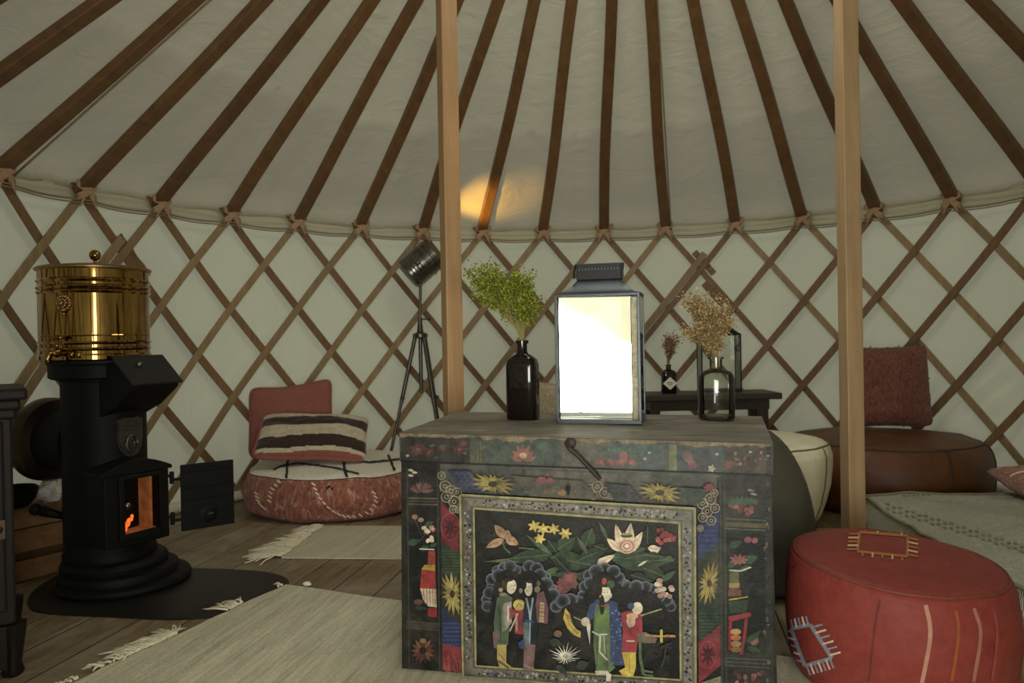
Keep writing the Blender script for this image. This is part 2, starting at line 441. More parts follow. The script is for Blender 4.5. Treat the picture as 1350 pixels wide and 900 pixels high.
M['red_paint'] = m_cattr('red_embroidered_leather', .55, K(92, 46, 40), .35, .3, 150, .18)
M['stripes'] = m_cattr('striped_weave', .9, None, 0, .6, 160, .2, .2)
M['boucle'] = m_weave('beige_boucle', K(116, 106, 86), K(150, 140, 118), 60)
M['dark_table'] = m_wood('dark_table_wood', K(26, 21, 17), K(44, 36, 28), 0, 10, 3, .5)
M['cabinet'] = m_wood('cabinet_wood', (.007, .005, .004, 1), (.022, .015, .011, 1), 2, 12, 2.5, .5)
M['crate'] = m_wood('crate_wood', K(72, 50, 30), K(108, 80, 50), 0, 10, 3)
M['log'] = m_wood('split_log', K(70, 48, 28), K(118, 86, 56), 0, 8, 3)
M['paper'] = m_plain('crumpled_paper', K(150, 148, 138), .9, 0, .2, 30)
M['stem'] = m_plain('dry_stem', K(88, 80, 46), .8)
M['leaf'] = m_cattr('leaf_green', .7, None, 0, 0, 50, .3)
M['label'] = m_plain('paper_label', K(170, 164, 146), .8, 0, .15, 60)

# ------------------------------------------------------------------ structure: floor, ground, canvas, door
b = MB(); b.lathe([(0, -.03), (2.62, -.03), (2.62, 0), (0, 0)], 96, (YX, YY, 0), cap=False)
struct(b.build('floor', M['floor']))
b = MB(); b.grid(lambda u, v: V((-14 + 28 * u + YX, -14 + 28 * v + YY, -.035)), 2, 2)
gm = m_plain('pale_gravel', K(175, 170, 155), .9, 0, .25, 6)
struct(b.build('ground', gm))

def wall_fn(u, v):
    a = DOOR_A + DOOR_H + u * (2 * PI - 2 * DOOR_H); z = -.01 + v * (ZT + .04)
    s = a * YR
    f = .006 * math.sin(s * 23 + 3 * fbm((s * .7, z, 0))) * (1 - v) + .012 * fbm((s * 1.6, z * .9, 3)) + .007 * fbm((s * 6 + z * 4, z * 2.5, 9))
    low = max(0, 1 - z / .9)
    f += .013 * low * math.sin(s * 16 + z * 20 + 4 * fbm((s, z, 5)))
    f += .017 * (.25 + .75 * max(0, min(1, (math.sin(a) - .0) * 3)) * (1 if math.cos(a) > -.3 else 0)) * min(1, max(0, 1 - z / 1.15) * 2) * max(0, .5 + fbm((s * 1.3, z * 1.5, 12))) * math.sin(s * 46 - z * 44 + 4 * fbm((s * 1.2, z * 1.2, 15)))
    return wallpt(a, z, YR + .045 + f)
b = MB(); b.grid(wall_fn, 900, 60); struct(b.build('wall_back', M['wall'], smooth=180))
def roof_fn(u, v):
    a = u * 2 * PI; t = -.02 + v * (1 - RC / YR + .02)
    ph = ((a - TH0) / DTH) % 1.0
    sag = math.sin(PI * ph) ** 2
    r = YR * (1 - t); s = a * 2.5
    up = .055 - .02 * sag * min(1, (t + .02) * 6) + .012 * fbm((s * 1.5, t * 4, 1)) + .006 * math.sin(t * 60 + 3 * fbm((s, t, 2))) * max(0, .18 - t) * 5
    # a stitched seam: the lower strip of cloth hangs a little slacker
    rs = 1.83 + .035 * math.cos(2 * PI * ph) * .6 + .03 * fbm((s * .5, 3, 3))
    k = max(0, min(1, (r - rs) / .05)); left = .35 + .65 * max(0, min(1, (.1 - math.sin(a)) / .5))
    up += -.020 * k * k * (3 - 2 * k) * (.35 + .65 * sag) * left - .010 * math.exp(-((r - 2.18 - .03 * fbm((s * .8, 1, 1))) / .022) ** 2) * (.3 + .7 * sag)
    return roofpt(a, t, up)
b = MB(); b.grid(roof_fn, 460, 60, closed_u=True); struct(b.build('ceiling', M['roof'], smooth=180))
# hem of the roof cloth hanging just behind the rafter feet
def hem_fn(u, v):
    a = -2.3 + u * 4.6; s = a * YR
    ph = ((a - TH0) / DTH) % 1.0
    z = ZT + .062 - v * (.092 + .012 * math.sin(PI * ph))
    return wallpt(a, z, YR + .026 + .006 * math.sin(v * 19 + 4 * fbm((s * 2, v, 4))) + .007 * fbm((s * 4, v * 2, 7)))
b = MB(); b.grid(hem_fn, 260, 14); struct(b.build('trim_1', m_plain('hem_cloth', K(128, 126, 107), .9, 0, .1, 5), smooth=180))
b = MB(); b.tube([wallpt(-2.4 + k * .04, .035, YR - .005 + .006 * math.sin(k * 1.7)) for k in range(121)], .03, 8)
struct(b.build('baseboard_back', m_plain('white_skirt_roll', K(150, 146, 132), .85, 0, .15, 8), smooth=180))
# doorway behind the camera
dr = bpy.data.objects.new('door_1', None); C.objects.link(dr); dr['kind'] = 'structure'
for sgn in (-1, 1):
    b = MB(); p = wallpt(DOOR_A + sgn * (DOOR_H + .012), 0, YR + .02); b.box((p.x, p.y, .81), (.07, .09, 1.62), rotz(-DOOR_A)); b.build('door_jamb', M['post'], dr, bevel=.004)
b = MB(); p = wallpt(DOOR_A, 0, YR + .02); b.box((p.x, p.y, 1.585), (1.26, .09, .08), rotz(-DOOR_A)); b.build('door_lintel', M['post'], dr, bevel=.004)

# ------------------------------------------------------------------ lattice wall, rafters
ZTOP_EXT = .055; SLOPE = .82
def slat_mb(a0, sgn, r, ztop, zbot, w=.042, th=.011, ph=0):
    n = 16; b = MB(); vs = []
    for k in range(n + 1):
        z = ztop + (zbot - ztop) * k / n
        a = a0 + sgn * (ZT - z) * SLOPE / YR
        p = wallpt(a, z, r + .004 * math.sin(k * .9 + ph)); out = V((math.sin(a), math.cos(a), 0)); tg = V((math.cos(a), -math.sin(a), 0))
        d = (tg * sgn * SLOPE + V((0, 0, -1))).normalized(); wv = out.cross(d).normalized()
        for su, so in ((-1, -1), (1, -1), (1, 1), (-1, 1)): vs.append(p + wv * su * w / 2 + out * so * th / 2)
    fs = [(3, 2, 1, 0), tuple(n * 4 + q for q in range(4))]
    for k in range(n):
        for q in range(4): fs.append((k * 4 + q, k * 4 + (q + 1) % 4, k * 4 + 4 + (q + 1) % 4, k * 4 + 4 + q))
    b.add(vs, fs); return b
def lattice(label, idx, extra=(), swap=False):  # swap: lit and shaded wood tones trade layers
    a = tie_angle(idx[len(idx) // 2]); t = thing('lattice_wall_panel', label, 'lattice', wallpt(a, 0), 'folding lattice wall panels')
    for i in idx:
        for sgn, r, m in ((1, YR + .008, M['slat_lit' if swap else 'slat_shaded']), (-1, YR - .006, M['slat_shaded' if swap else 'slat_lit'])):
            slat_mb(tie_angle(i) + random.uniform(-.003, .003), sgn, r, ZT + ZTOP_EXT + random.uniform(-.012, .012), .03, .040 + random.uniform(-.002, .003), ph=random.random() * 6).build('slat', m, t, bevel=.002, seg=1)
    for (a0, sgn, r, zt, zb) in extra:
        slat_mb(a0, sgn, r, zt, zb).build('slat', M['slat_lit'] if sgn < 0 else M['slat_shaded'], t, bevel=.002, seg=1)
    return t
lattice('wooden trellis wall panel behind the stove and its brass boiler, nearest the dark cabinet', list(range(-5, 2)))
lattice('wooden trellis wall panel behind the tripod lamp and pink pouf', list(range(2, 11)),
        [(tie_angle(2) - .025, -1, YR - .012, ZT - .185, .03), (tie_angle(1) + .024, 1, YR + .020, ZT - .17, ZT - .36)])
lattice('wooden trellis wall panel behind the brown leather pouf and rose cushion', list(range(11, 20)),
        [(tie_angle(11) - .025, -1, YR - .012, ZT - .165, .03), (tie_angle(10) + .024, 1, YR + .020, ZT - .15, ZT - .30), (tie_angle(10) - .022, 1, YR + .020, ZT - .36, ZT - .50)], True)

def rafter_mb(i):
    a = tie_angle(i); out = V((math.sin(a), math.cos(a), 0)); tg = V((math.cos(a), -math.sin(a), 0))
    n = 14; vs = []; T1 = 1 - RC / YR; ph = random.random() * 6
    sl = (out * -YR + V((0, 0, RISE))).normalized(); nr = tg.cross(sl)
    for k in range(n + 1):
        t = -.006 + (T1 + .006) * k / n; w = .066 - .014 * k / n; h = .036
        p = roofpt(a, t, .012) + tg * .006 * math.sin(k * .55 + ph)
        for su, so in ((-1, -1), (1, -1), (1, 1), (-1, 1)): vs.append(p + tg * su * w / 2 + nr * so * h / 2)
    fs = [(3, 2, 1, 0), tuple(n * 4 + q for q in range(4))]
    for k in range(n):
        for q in range(4): fs.append((k * 4 + q, k * 4 + (q + 1) % 4, k * 4 + 4 + (q + 1) % 4, k * 4 + 4 + q))
    return MB().add(vs, fs)
def binding_mb(i):
    a = tie_angle(i); P = wallpt(a, ZT, YR - .018); out = V((math.sin(a), math.cos(a), 0)); tg = V((math.cos(a), -math.sin(a), 0)); up = V((0, 0, 1))
    b = MB()
    for q in (-1, 1):                       # the crossed tape ends
        for j in range(3):
            o = j * .010 - .01
            pts = [P + tg * q * (-.048 + .096 * s) + up * (-.030 + .066 * s + o) - out * (.014 * math.sin(PI * s) + .004 + .004 * (q > 0)) for s in [k / 6 for k in range(7)]]
            b.tube(pts, .0065, 6)
    for q in (-1, 1):
        pts = [P + tg * q * (.006 + .034 * s) + up * (-.02 - .05 * s * s) - out * .016 for s in [k / 5 for k in range(6)]]
        b.tube(pts, [.0055] * 5 + [.003], 5)
    return b
RL = {-2: 'roof rafter highest up the cloth over the stove, outermost on that side', -1: 'roof rafter over the stove, its foot outside the picture past the trellis edge',
      0: 'roof rafter with a thin cable along its edge, over the stove corner', 1: 'roof rafter tied to the trellis above the brass boiler',
      2: 'roof rafter with foot just beyond the boiler, first past the doubled trellis slats', 3: 'second roof rafter past the brass boiler, above bare trellis',
      4: 'third roof rafter past the brass boiler, above the pink pouf cushions', 5: 'roof rafter whose foot is just before the tripod lamp',
      6: 'roof rafter directly above the tripod spotlight, crossing behind the pale square post', 7: 'roof rafter lit orange at its foot by the spotlight',
      8: 'roof rafter next to the orange lit one, above the green sprig bouquet', 9: 'near upright roof rafter above the big lantern',
      10: 'roof rafter with a thin cable beside it, between big lantern and dried flowers', 11: 'roof rafter with foot above the dried flowers in clear glass',
      12: 'roof rafter with foot above the small side table end', 13: 'roof rafter whose foot is just beyond the amber square post',
      14: 'roof rafter with foot above the rose cushion', 15: 'roof rafter past the rose cushion, slanting to the picture edge', 16: 'roof rafter outermost on the mattress side, highest up the cloth'}
for i in range(-2, 17):
    a = tie_angle(i); t = thing('roof_rafter', RL[i], 'rafter', wallpt(a, ZT), 'roof rafters')
    o = rafter_mb(i).build('pole', M['rafter'], t, bevel=.005, smooth=40)
    binding_mb(i).build('binding', M['tape'], t, smooth=180)
for (z, r, lab) in ((ZT - .035, .0045, 'thin grey tension cord running under the rafter feet, upper of two'), (ZT - .052, .0035, 'thin grey tension cord just below the other, along the trellis top')):
    b = MB(); b.tube([wallpt(-2.0 + k * .02, z - .012 * abs(math.sin(PI * ((-2.0 + k * .02 - TH0) / DTH))) + (.004 if r < .004 else 0), YR - .026) for k in range(185)], r, 6)
    tag(b.build('tension_cord', M['cord'], smooth=180), lab, 'cord', 'tension cords')
for i, off, lab in ((0, .03, 'thin cable strung along a rafter over the stove'), (10, .026, 'thin cable strung along a rafter between lantern and dried flowers')):
    a = tie_angle(i); tg = V((math.cos(a), -math.sin(a), 0)); b = MB()
    b.tube([roofpt(a, k / 16 * .72, .0) + tg * (off + .012 + .02 * (i == 0) * (1 - k / 16)) for k in range(17)], .0045, 6)
    tag(b.build('power_cable', M['cord'], smooth=180), lab, 'cable')
# crown ring over the two posts
ZC = ZT + RISE * (1 - RC / YR)
b = MB(); b.lathe([(RC - .05, ZC - .05), (RC + .03, ZC - .05), (RC + .03, ZC + .05), (RC - .05, ZC + .05), (RC - .05, ZC - .05)], 64, (YX, YY, 0), cap=False)
tag(b.build('crown_ring', M['rafter'], smooth=40), 'round wooden crown ring holding the rafter tops above the posts', 'roof ring')

# ------------------------------------------------------------------ the two posts
for (px, d, lab, w, rot, m) in ((596.5, 2.63, 'pale square wooden post standing behind the painted chest', .060, .42, M['post']),
                               (1121.5, 2.60, 'amber square wooden post standing beside the red pouf', .060, .09, M['post_dim'])):
    p = atd(px, 450, d)
    b = MB(); b.box((0, 0, (ZC - .05) / 2), (w, w, ZC - .05), rotz(rot))
    o = b.build('crown_post', m, bevel=.004); o.location = (p.x, p.y, 0)
    tag(o, lab, 'post', 'crown posts')

# ------------------------------------------------------------------ painted chest
TH = math.radians(11.7)
CE = V((math.cos(TH), -math.sin(TH), 0)); CBK = V((math.sin(TH), math.cos(TH), 0))
LF = flr(530, 888); LF.z = 0
def fp(x, y, off=0.0):
    p = onplane(x, y, LF, CBK) - CBK * off; p.z = max(p.z, .017); return p
TL, TR = fp(528, 570), fp(1017.5, 584)
LL, LR = fp(529, 607.5), fp(1017, 625.8)
BLc, BRc = LF + V((0, 0, .0145)), LF + CE * .938 + V((0, 0, .0145))
TBL, TBR = V((-.185, 2.50, TL.z - .003)), V((.765, 2.303, TR.z + .003))
def down(p, z): return V((p.x, p.y, z))
chest = thing('painted_chest', 'black wooden chest painted with flowers and robed figures, standing on the cream rug', 'chest', (LF + BRc + down(TBL, 0) + down(TBR, 0)) / 4)
TOPN = (TR - TL).cross(TBL - TL).normalized()
if TOPN.z < 0: TOPN = -TOPN
def ontop(x, y): return onplane(x, y, TL, TOPN)

class Draw:                                 # flat painted shapes on a plane face
    def __init__(s, mb): s.b = mb; s.z = .0008
    def poly(s, pts, col):
        s.z += .000012
        j = random.uniform(.84, 1.14); col = (col[0] * j, col[1] * j, col[2] * j, 1)
        s.b.add([fp(x, y, s.z) for x, y in pts], [tuple(range(len(pts)))], 0, col)
    def ell(s, cx, cy, rx, ry, col, rot=0, n=14):
        c, q = math.cos(rot), math.sin(rot)
        s.poly([(cx + rx * math.cos(2 * PI * k / n) * c - ry * math.sin(2 * PI * k / n) * q, cy + rx * math.cos(2 * PI * k / n) * q + ry * math.sin(2 * PI * k / n) * c) for k in range(n)], col)
    def line(s, pts, w, col, taper=False):
        n = len(pts); L, R_ = [], []
        for i, (x, y) in enumerate(pts):
            x0, y0 = pts[max(0, i - 1)]; x1, y1 = pts[min(n - 1, i + 1)]; dx, dy = x1 - x0, y1 - y0; q = math.hypot(dx, dy) or 1
            ww = w / 2 * ((1 - i / (n - 1)) * .9 + .1 if taper else 1)
            L.append((x - dy / q * ww, y + dx / q * ww)); R_.append((x + dy / q * ww, y - dx / q * ww))
        s.z += .000012
        vs = [fp(x, y, s.z) for x, y in L + R_]
        s.b.add(vs, [(i, i + 1, n + i + 1, n + i) for i in range(n - 1)], 0, col)
    def leaf(s, x0, y0, x1, y1, w, col, vein=None):
        dx, dy = x1 - x0, y1 - y0; q = math.hypot(dx, dy) or 1; nx, ny = -dy / q, dx / q
        up = [(x0 + dx * t + nx * w * math.sin(PI * t ** .8), y0 + dy * t + ny * w * math.sin(PI * t ** .8)) for t in [k / 7 for k in range(8)]]
        dn = [(x0 + dx * t - nx * w * math.sin(PI * t ** .8), y0 + dy * t - ny * w * math.sin(PI * t ** .8)) for t in [k / 7 for k in range(1, 7)]][::-1]
        s.poly(up + dn, col)
        if vein: s.line([(x0, y0), (x1, y1)], .7, vein)
    def flower(s, cx, cy, r, n, col, ctr=None, w=.3, sq=1.0, a0=0):
        for k in range(n):
            a = a0 + 2 * PI * k / n; s.leaf(cx, cy, cx + r * math.cos(a), cy + r * math.sin(a) * sq, r * w, col)
        if ctr: s.ell(cx, cy, r * .25, r * .25 * sq, ctr)
def Q(r, g, b):
    m = (r + g + b) / 3; k = .80 + .14 * max(0, min(1, (m - 20) / 50)); q = .24
    return K(r * (1 - q) + m * q, g * (1 - q) + m * q, b * (1 - q) + m * q, k)
GR, GRD, GRL = Q(50, 68, 42), Q(36, 50, 34), Q(84, 100, 60)
RED, PINK, CREAM, YEL, BLU, BLK = Q(128, 32, 34), Q(142, 82, 72), Q(192, 172, 138), Q(178, 148, 40), Q(38, 48, 92), Q(20, 19, 16)
WHT, GLD, MAU = Q(178, 172, 152), Q(150, 142, 82), Q(96, 62, 62)

# --- lid
def chest_lid():
    b = MB()
    o = .003
    f = -CBK * o
    bl = LL + f - CE * o; br = LR + f + CE * o
    tl = TL + f - CE * o; tr = TR + f + CE * o
    kb = [bl, br, down(TBR, LR.z) + CE * o + CBK * o, down(TBL, LL.z) - CE * o + CBK * o]
    kt = [tl, tr, TBR + CE * o + CBK * o, TBL - CE * o + CBK * o]
    vs = kb + kt
    b.add(vs, [(3, 2, 1, 0)], 2); b.add(vs, [(4, 5, 6, 7)], 1); b.add(vs, [(0, 1, 5, 4)], 0, Q(64, 68, 60))
    b.add(vs, [(1, 2, 6, 5), (2, 3, 7, 6), (3, 0, 4, 7)], 2)
    d = Draw(b); d.z = o + .0006
    t = lambda x: (x - 528) / 489.5
    yt = lambda x: 570 + 14 * t(x); yb = lambda x: 607.5 + 18.3 * t(x)
    # ends darker, middle paler: lens haze painted into the colour
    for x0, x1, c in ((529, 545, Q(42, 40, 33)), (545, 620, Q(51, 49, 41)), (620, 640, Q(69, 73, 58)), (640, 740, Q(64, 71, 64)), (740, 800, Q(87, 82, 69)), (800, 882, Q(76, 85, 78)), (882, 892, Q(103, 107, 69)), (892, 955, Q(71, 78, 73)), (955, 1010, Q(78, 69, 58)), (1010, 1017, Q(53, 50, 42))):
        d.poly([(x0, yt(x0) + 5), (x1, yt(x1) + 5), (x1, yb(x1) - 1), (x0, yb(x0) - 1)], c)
    for x in (630, 634, 886): d.line([(x, yt(x) + 8), (x, yb(x) - 2)], 1.2, Q(96, 92, 62))
    for cx, cy, r in ((552, 592, 12), (566, 596, 9), (585, 590, 8), (606, 592, 10), (612, 584, 7)):
        d.flower(cx, cy, r, 7, Q(86, 46, 44), Q(110, 74, 60), .3, .75)
    for k in range(26):
        x = random.uniform(540, 1008); y = random.uniform(yt(x) + 9, yb(x) - 5); d.leaf(x, y, x + random.uniform(-9, 9), y + random.uniform(-5, 5), 2.2, random.choice([Q(70, 84, 62), Q(58, 74, 58), Q(86, 92, 74)]))
    d.ell(658, 592, 13, 7, Q(74, 88, 70), .3); d.ell(716, 590, 12, 7, Q(70, 86, 72), -.4)
    for k in range(7): d.leaf(690, 606, 690 + 17 * math.cos(-PI * k / 6), 604 - 18 * abs(math.sin(PI * k / 6)) - 2, 4, Q(138, 88, 74))
    d.ell(690, 600, 5, 4, Q(168, 140, 104))
    for x in (793, 806, 819, 832): d.flower(x, 609, 8, 6, Q(126, 74, 66), Q(150, 96, 80), .35, .6)
    d.ell(822, 602, 6, 8, Q(142, 92, 80))
    for k in range(9): d.leaf(785 + k * 8, 592, 797 + k * 9, 588 + (k % 3) * 3, 2.6, Q(66, 90, 72))
    d.leaf(902, 592, 912, 612, 7, Q(104, 84, 70)); d.leaf(915, 616, 908, 606, 5, Q(126, 78, 80)); d.flower(913, 613, 7, 6, Q(120, 72, 78)); d.flower(938, 617, 6, 5, Q(150, 142, 118))
    d.flower(960, 612, 7, 6, Q(116, 62, 62))
    for k in range(16): d.ell(random.uniform(966, 1006), random.uniform(594, 616), random.uniform(2, 5), 2, random.choice([Q(112, 78, 60), Q(92, 62, 52), Q(124, 104, 84)]), random.random() * 3)
    for x, y in ((856, 596), (850, 604), (945, 598), (989, 595), (538, 600), (1012, 600)): d.ell(x, y, 2.4, 1.6, Q(140, 138, 122))
    d.line([(x, yb(x) - .6) for x in range(529, 1018, 8)], 1.6, (.004, .004, .003, 1))
    # rubbed bare wood along the top edge
    jj = lambda x: 3.6 + 5 * fbm((x * .02, 2, 3)) + 2.2 * fbm((x * .11, 5, 3))
    for k in range(122):
        x0 = 528.5 + k * 4.01; x1 = x0 + 4.1; j = jj(x0); j1 = jj(x1)
        s = .5 + .5 * fbm((x0 * .03, 7, 1))
        d.poly([(x0, yt(x0) + .3), (min(x1, 1017), yt(x1) + .3), (min(x1, 1017), yt(x1) + max(2, j1 * 1.35)), (x0, yt(x0) + max(2, j * 1.35))], Q(int(100 + 40 * s), int(86 + 32 * s), int(60 + 22 * s)))
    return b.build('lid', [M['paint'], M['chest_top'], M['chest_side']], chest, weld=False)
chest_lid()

# --- body
def chest_body():
    b = MB()
    kb = [BLc, BRc, down(TBR, .0145), down(TBL, .0145)]; kt = [LL, LR, down(TBR, LR.z), down(TBL, LL.z)]
    vs = kb + kt
    b.add(vs, [(3, 2, 1, 0), (4, 5, 6, 7)], 2); b.add(vs, [(0, 1, 5, 4)], 0, Q(30, 29, 24)); b.add(vs, [(1, 2, 6, 5), (2, 3, 7, 6), (3, 0, 4, 7)], 2)
    d = Draw(b)
    t = lambda x: (x - 529) / 488
    yb = lambda x: 609 + 18.3 * t(x)
    # paler upper zone, the lens haze around the lantern put into the colour
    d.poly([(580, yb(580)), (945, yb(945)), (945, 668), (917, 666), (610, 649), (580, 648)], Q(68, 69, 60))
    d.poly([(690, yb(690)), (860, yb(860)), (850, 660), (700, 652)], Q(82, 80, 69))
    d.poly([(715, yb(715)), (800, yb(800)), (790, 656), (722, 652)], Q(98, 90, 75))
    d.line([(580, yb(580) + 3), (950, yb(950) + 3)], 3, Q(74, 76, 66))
    # stiles
    d.poly([(530, yb(530)), (580, yb(580)), (580, 890), (531, 886)], Q(32, 32, 27))
    d.poly([(948, yb(948)), (1017, yb(1017)), (1020, 922), (950, 916)], Q(40, 42, 36))
    d.poly([(537, 618), (575, 620), (576, 655), (538, 654)], Q(30, 29, 24)); d.poly([(538, 668), (576, 668), (578, 812), (540, 806)], Q(19, 18, 15))
    d.poly([(539, 833), (577, 838), (578, 884), (541, 880)], Q(26, 24, 20))
    for y0, c in ((656, Q(92, 84, 60)), (660, Q(66, 62, 46)), (664, Q(82, 76, 56))): d.line([(536, y0), (578, y0 + 1)], 1.6, c)
    for y0 in (818, 822, 827): d.line([(536, y0), (579, y0 + 4)], 1.5, Q(72, 62, 52))
    d.poly([(536, 819), (579, 823), (579, 830), (536, 826)], Q(62, 54, 46))
    for x in (537, 577): d.line([(x, 616), (x + 3, 884)], 1.3, Q(56, 58, 48))
    for k in range(12): d.leaf(556, 648, 556 + 17 * math.cos(PI * (1 + k / 11)), 646 + 12 * math.sin(PI * (1 + k / 11)), 2.6, random.choice([Q(96, 54, 54), Q(74, 44, 46), Q(112, 74, 70)]))
    for x, y in ((541, 619), (546, 622), (541, 626)): d.leaf(x - 3, y, x + 5, y + 1, 1.8, Q(160, 150, 118))
    # left vase with blossom
    for a in ((546, 682, 556, 706), (554, 686, 560, 706), (563, 700, 552, 716)): d.line([a[:2], a[2:]], 1, Q(58, 74, 48))
    d.ell(547, 681, 4, 3.4, Q(142, 94, 66)); d.ell(555, 685, 4, 3, Q(160, 124, 88))
    for x, y, r in ((566, 690, 6), (546, 714, 8), (560, 722, 6), (572, 718, 5)): d.leaf(x - r, y + 3, x + r, y - 3, r * .6, Q(46, 72, 48))
    for k in range(11): d.ell(566 + random.uniform(-8, 6), 704 + random.uniform(-10, 9), 3.4, 2.6, random.choice([CREAM, Q(176, 120, 100), Q(150, 72, 62), Q(198, 176, 150)]), random.random() * 3)
    d.line([(553, 723), (573, 724)], 1.8, WHT)
    d.poly([(565, 726), (574, 726), (574, 745), (564, 744)], Q(142, 48, 40)); d.poly([(560, 744), (574, 744), (574, 752), (556, 750)], YEL)
    d.poly([(556, 750), (574, 752), (575, 776), (554, 775)], Q(150, 40, 36)); d.poly([(554, 775), (575, 776), (576, 800), (565, 799), (558, 790)], CREAM)
    for x in (558, 562, 566, 570, 573): d.line([(x, 756), (x + 1.5, 796)], .8, Q(120, 50, 40))
    d.poly([(564, 801), (576, 801), (576, 813), (564, 812)], Q(132, 30, 34)); d.ell(552, 793, 6, 4, Q(98, 58, 60)); d.leaf(546, 800, 566, 802, 3, Q(40, 54, 40))
    for k in range(14):
        a = 2 * PI * k / 14; d.leaf(558 + 4 * math.cos(a), 857 + 4 * math.sin(a), 558 + 16 * math.cos(a), 857 + 18 * math.sin(a), 2.4, random.choice([Q(92, 44, 36), Q(112, 66, 46), Q(74, 36, 32)]))
    d.ell(558, 844, 4, 3, Q(130, 110, 64))
    # right stile: blossoms, dish, pot, little red table
    for k in range(14): d.ell(980 + random.uniform(-18, 18), 669 + random.uniform(-9, 8), 4, 3, random.choice([Q(120, 62, 60), Q(140, 84, 80), Q(98, 48, 52)]), random.random() * 3)
    for k in range(9): d.leaf(978, 664, 978 + 22 * math.cos(PI * (1 + k / 8)), 661 + 9 * math.sin(PI * (1 + k / 8)), 2.4, Q(58, 82, 62))
    for x, y in ((990, 645), (994, 650)): d.leaf(x - 5, y, x + 5, y + 2, 1.5, Q(142, 140, 124))
    for y0 in (683, 688, 696): d.line([(954, y0), (1010, y0 + 2.5)], 1.6, Q(80, 88, 68))
    d.poly([(955, 687), (1010, 690), (1010, 696), (955, 693)], Q(78, 72, 46))
    d.poly([(955, 702), (1008, 704), (1010, 862), (957, 858)], Q(26, 30, 26))
    for x, y, r in ((970, 716, 8), (990, 736, 9), (966, 742, 7), (982, 748, 6)): d.leaf(x - r, y + 4, x + r, y - 3, r * .65, Q(48, 76, 54))
    d.ell(986, 711, 5, 4, Q(142, 76, 74)); d.ell(995, 712, 4, 4, Q(150, 88, 84))
    for k in range(9): d.leaf(974, 738, 974 + 13 * math.cos(2 * PI * k / 9), 737 + 8 * math.sin(2 * PI * k / 9), 2, Q(156, 84, 78))
    d.line([(961, 751), (976, 752), (990, 747)], 2, WHT)
    d.poly([(962, 753), (974, 753), (974, 776), (962, 776)], Q(96, 104, 58)); d.poly([(961, 768), (975, 768), (975, 774), (961, 774)], Q(172, 130, 70)); d.poly([(960, 776), (977, 777), (977, 785), (960, 785)], Q(112, 62, 44)); d.line([(961, 790), (986, 786)], 1.8, YEL)
    d.poly([(961, 792), (986, 790), (984, 806), (962, 808)], Q(44, 62, 46))
    d.poly([(960, 812), (990, 806), (990, 812), (961, 819)], Q(148, 40, 44)); d.line([(963, 816), (962, 856)], 4, Q(140, 36, 40)); d.line([(984, 814), (981, 840), (977, 862)], 4, Q(144, 38, 42))
    for y, c in ((832, Q(170, 120, 72)), (840, Q(168, 96, 50)), (848, Q(176, 130, 80)), (855, Q(140, 96, 44))): d.ell(970, y, 7, 4, c)
    d.ell(994, 843, 6, 7, Q(128, 82, 74)); d.leaf(984, 846, 1004, 830, 4, Q(52, 74, 52)); d.leaf(984, 852, 1003, 858, 4, Q(50, 70, 50))
    for y0 in (866, 871, 876): d.line([(955, y0), (1014, y0 + 3.5)], 1.4, Q(74, 76, 66))
    for k in range(18): d.ell(988 + random.uniform(-20, 20), 894 + random.uniform(-10, 10), 3.6, 2.6, random.choice([Q(110, 58, 54), Q(134, 82, 74), Q(86, 46, 46)]), random.random() * 3)
    for x in (949, 955): d.line([(x, 634), (x + 3, 916)], 1.6, Q(62, 66, 56))
    for k in range(26): d.ell(1010 + random.uniform(-5, 5), random.uniform(636, 900), random.uniform(1, 2.4), random.uniform(1, 4), random.choice([Q(104, 98, 78), Q(88, 80, 62), Q(60, 60, 50)]))
    # diagonal patterned bands, both sides
    def band(x0, x1, segs, dx0, dx1):
        for (ya, yb_, slant, col) in segs:
            d.poly([(x0 + dx0 * (ya - 620) / 270, ya), (x1 + dx1 * (ya - 620) / 270, ya + slant), (x1 + dx1 * (yb_ - 620) / 270, yb_ + slant), (x0 + dx0 * (yb_ - 620) / 270, yb_)], col)
    band(581, 608, [(658, 712, 34, Q(118, 30, 40)), (712, 752, 20, Q(44, 58, 38)), (752, 800, 30, Q(48, 52, 34)), (800, 848, 26, Q(36, 44, 78)), (848, 882, 4, Q(126, 34, 40))], 3, 4)
    band(919, 947, [(690, 738, -18, Q(38, 46, 84)), (738, 800, -26, Q(46, 52, 38)), (800, 846, -26, Q(40, 58, 42)), (846, 900, -24, Q(128, 38, 46)), (900, 916, -10, Q(120, 116, 92))], 2, 3)
    for (cx, cy) in ((594, 694), (933, 862)):
        for k in range(8): d.leaf(cx, cy, cx + 10 * math.cos(2 * PI * k / 8), cy + 15 * math.sin(2 * PI * k / 8), 1.9, Q(70, 22, 28))
        for k in range(20):
            a, a2 = 2 * PI * k / 20, 2 * PI * (k + 1) / 20; d.line([(cx + 12 * math.cos(a), cy + 18 * math.sin(a)), (cx + 12 * math.cos(a2), cy + 18 * math.sin(a2))], 1.2, Q(150, 60, 66))
    for (cx, cy, sx) in ((597, 782, 1), (935, 768, -1)):           # yellow many-petalled flowers lying on the slant
        for k in range(18):
            a = 2 * PI * k / 18 + .1; L = 15 + 17 * abs(math.cos(a - sx * 1.0))
            x1, y1 = cx + L * math.cos(a) * .8, cy + L * math.sin(a) * 1.05
            x1 = min(max(x1, 582 if sx > 0 else 920), 609 if sx > 0 else 948)
            d.leaf(cx, cy, x1, y1, 1.7, random.choice([Q(172, 148, 62), Q(150, 124, 52), Q(184, 164, 88)]), Q(90, 66, 30))
        d.ell(cx, cy, 3.4, 5, Q(62, 42, 26))
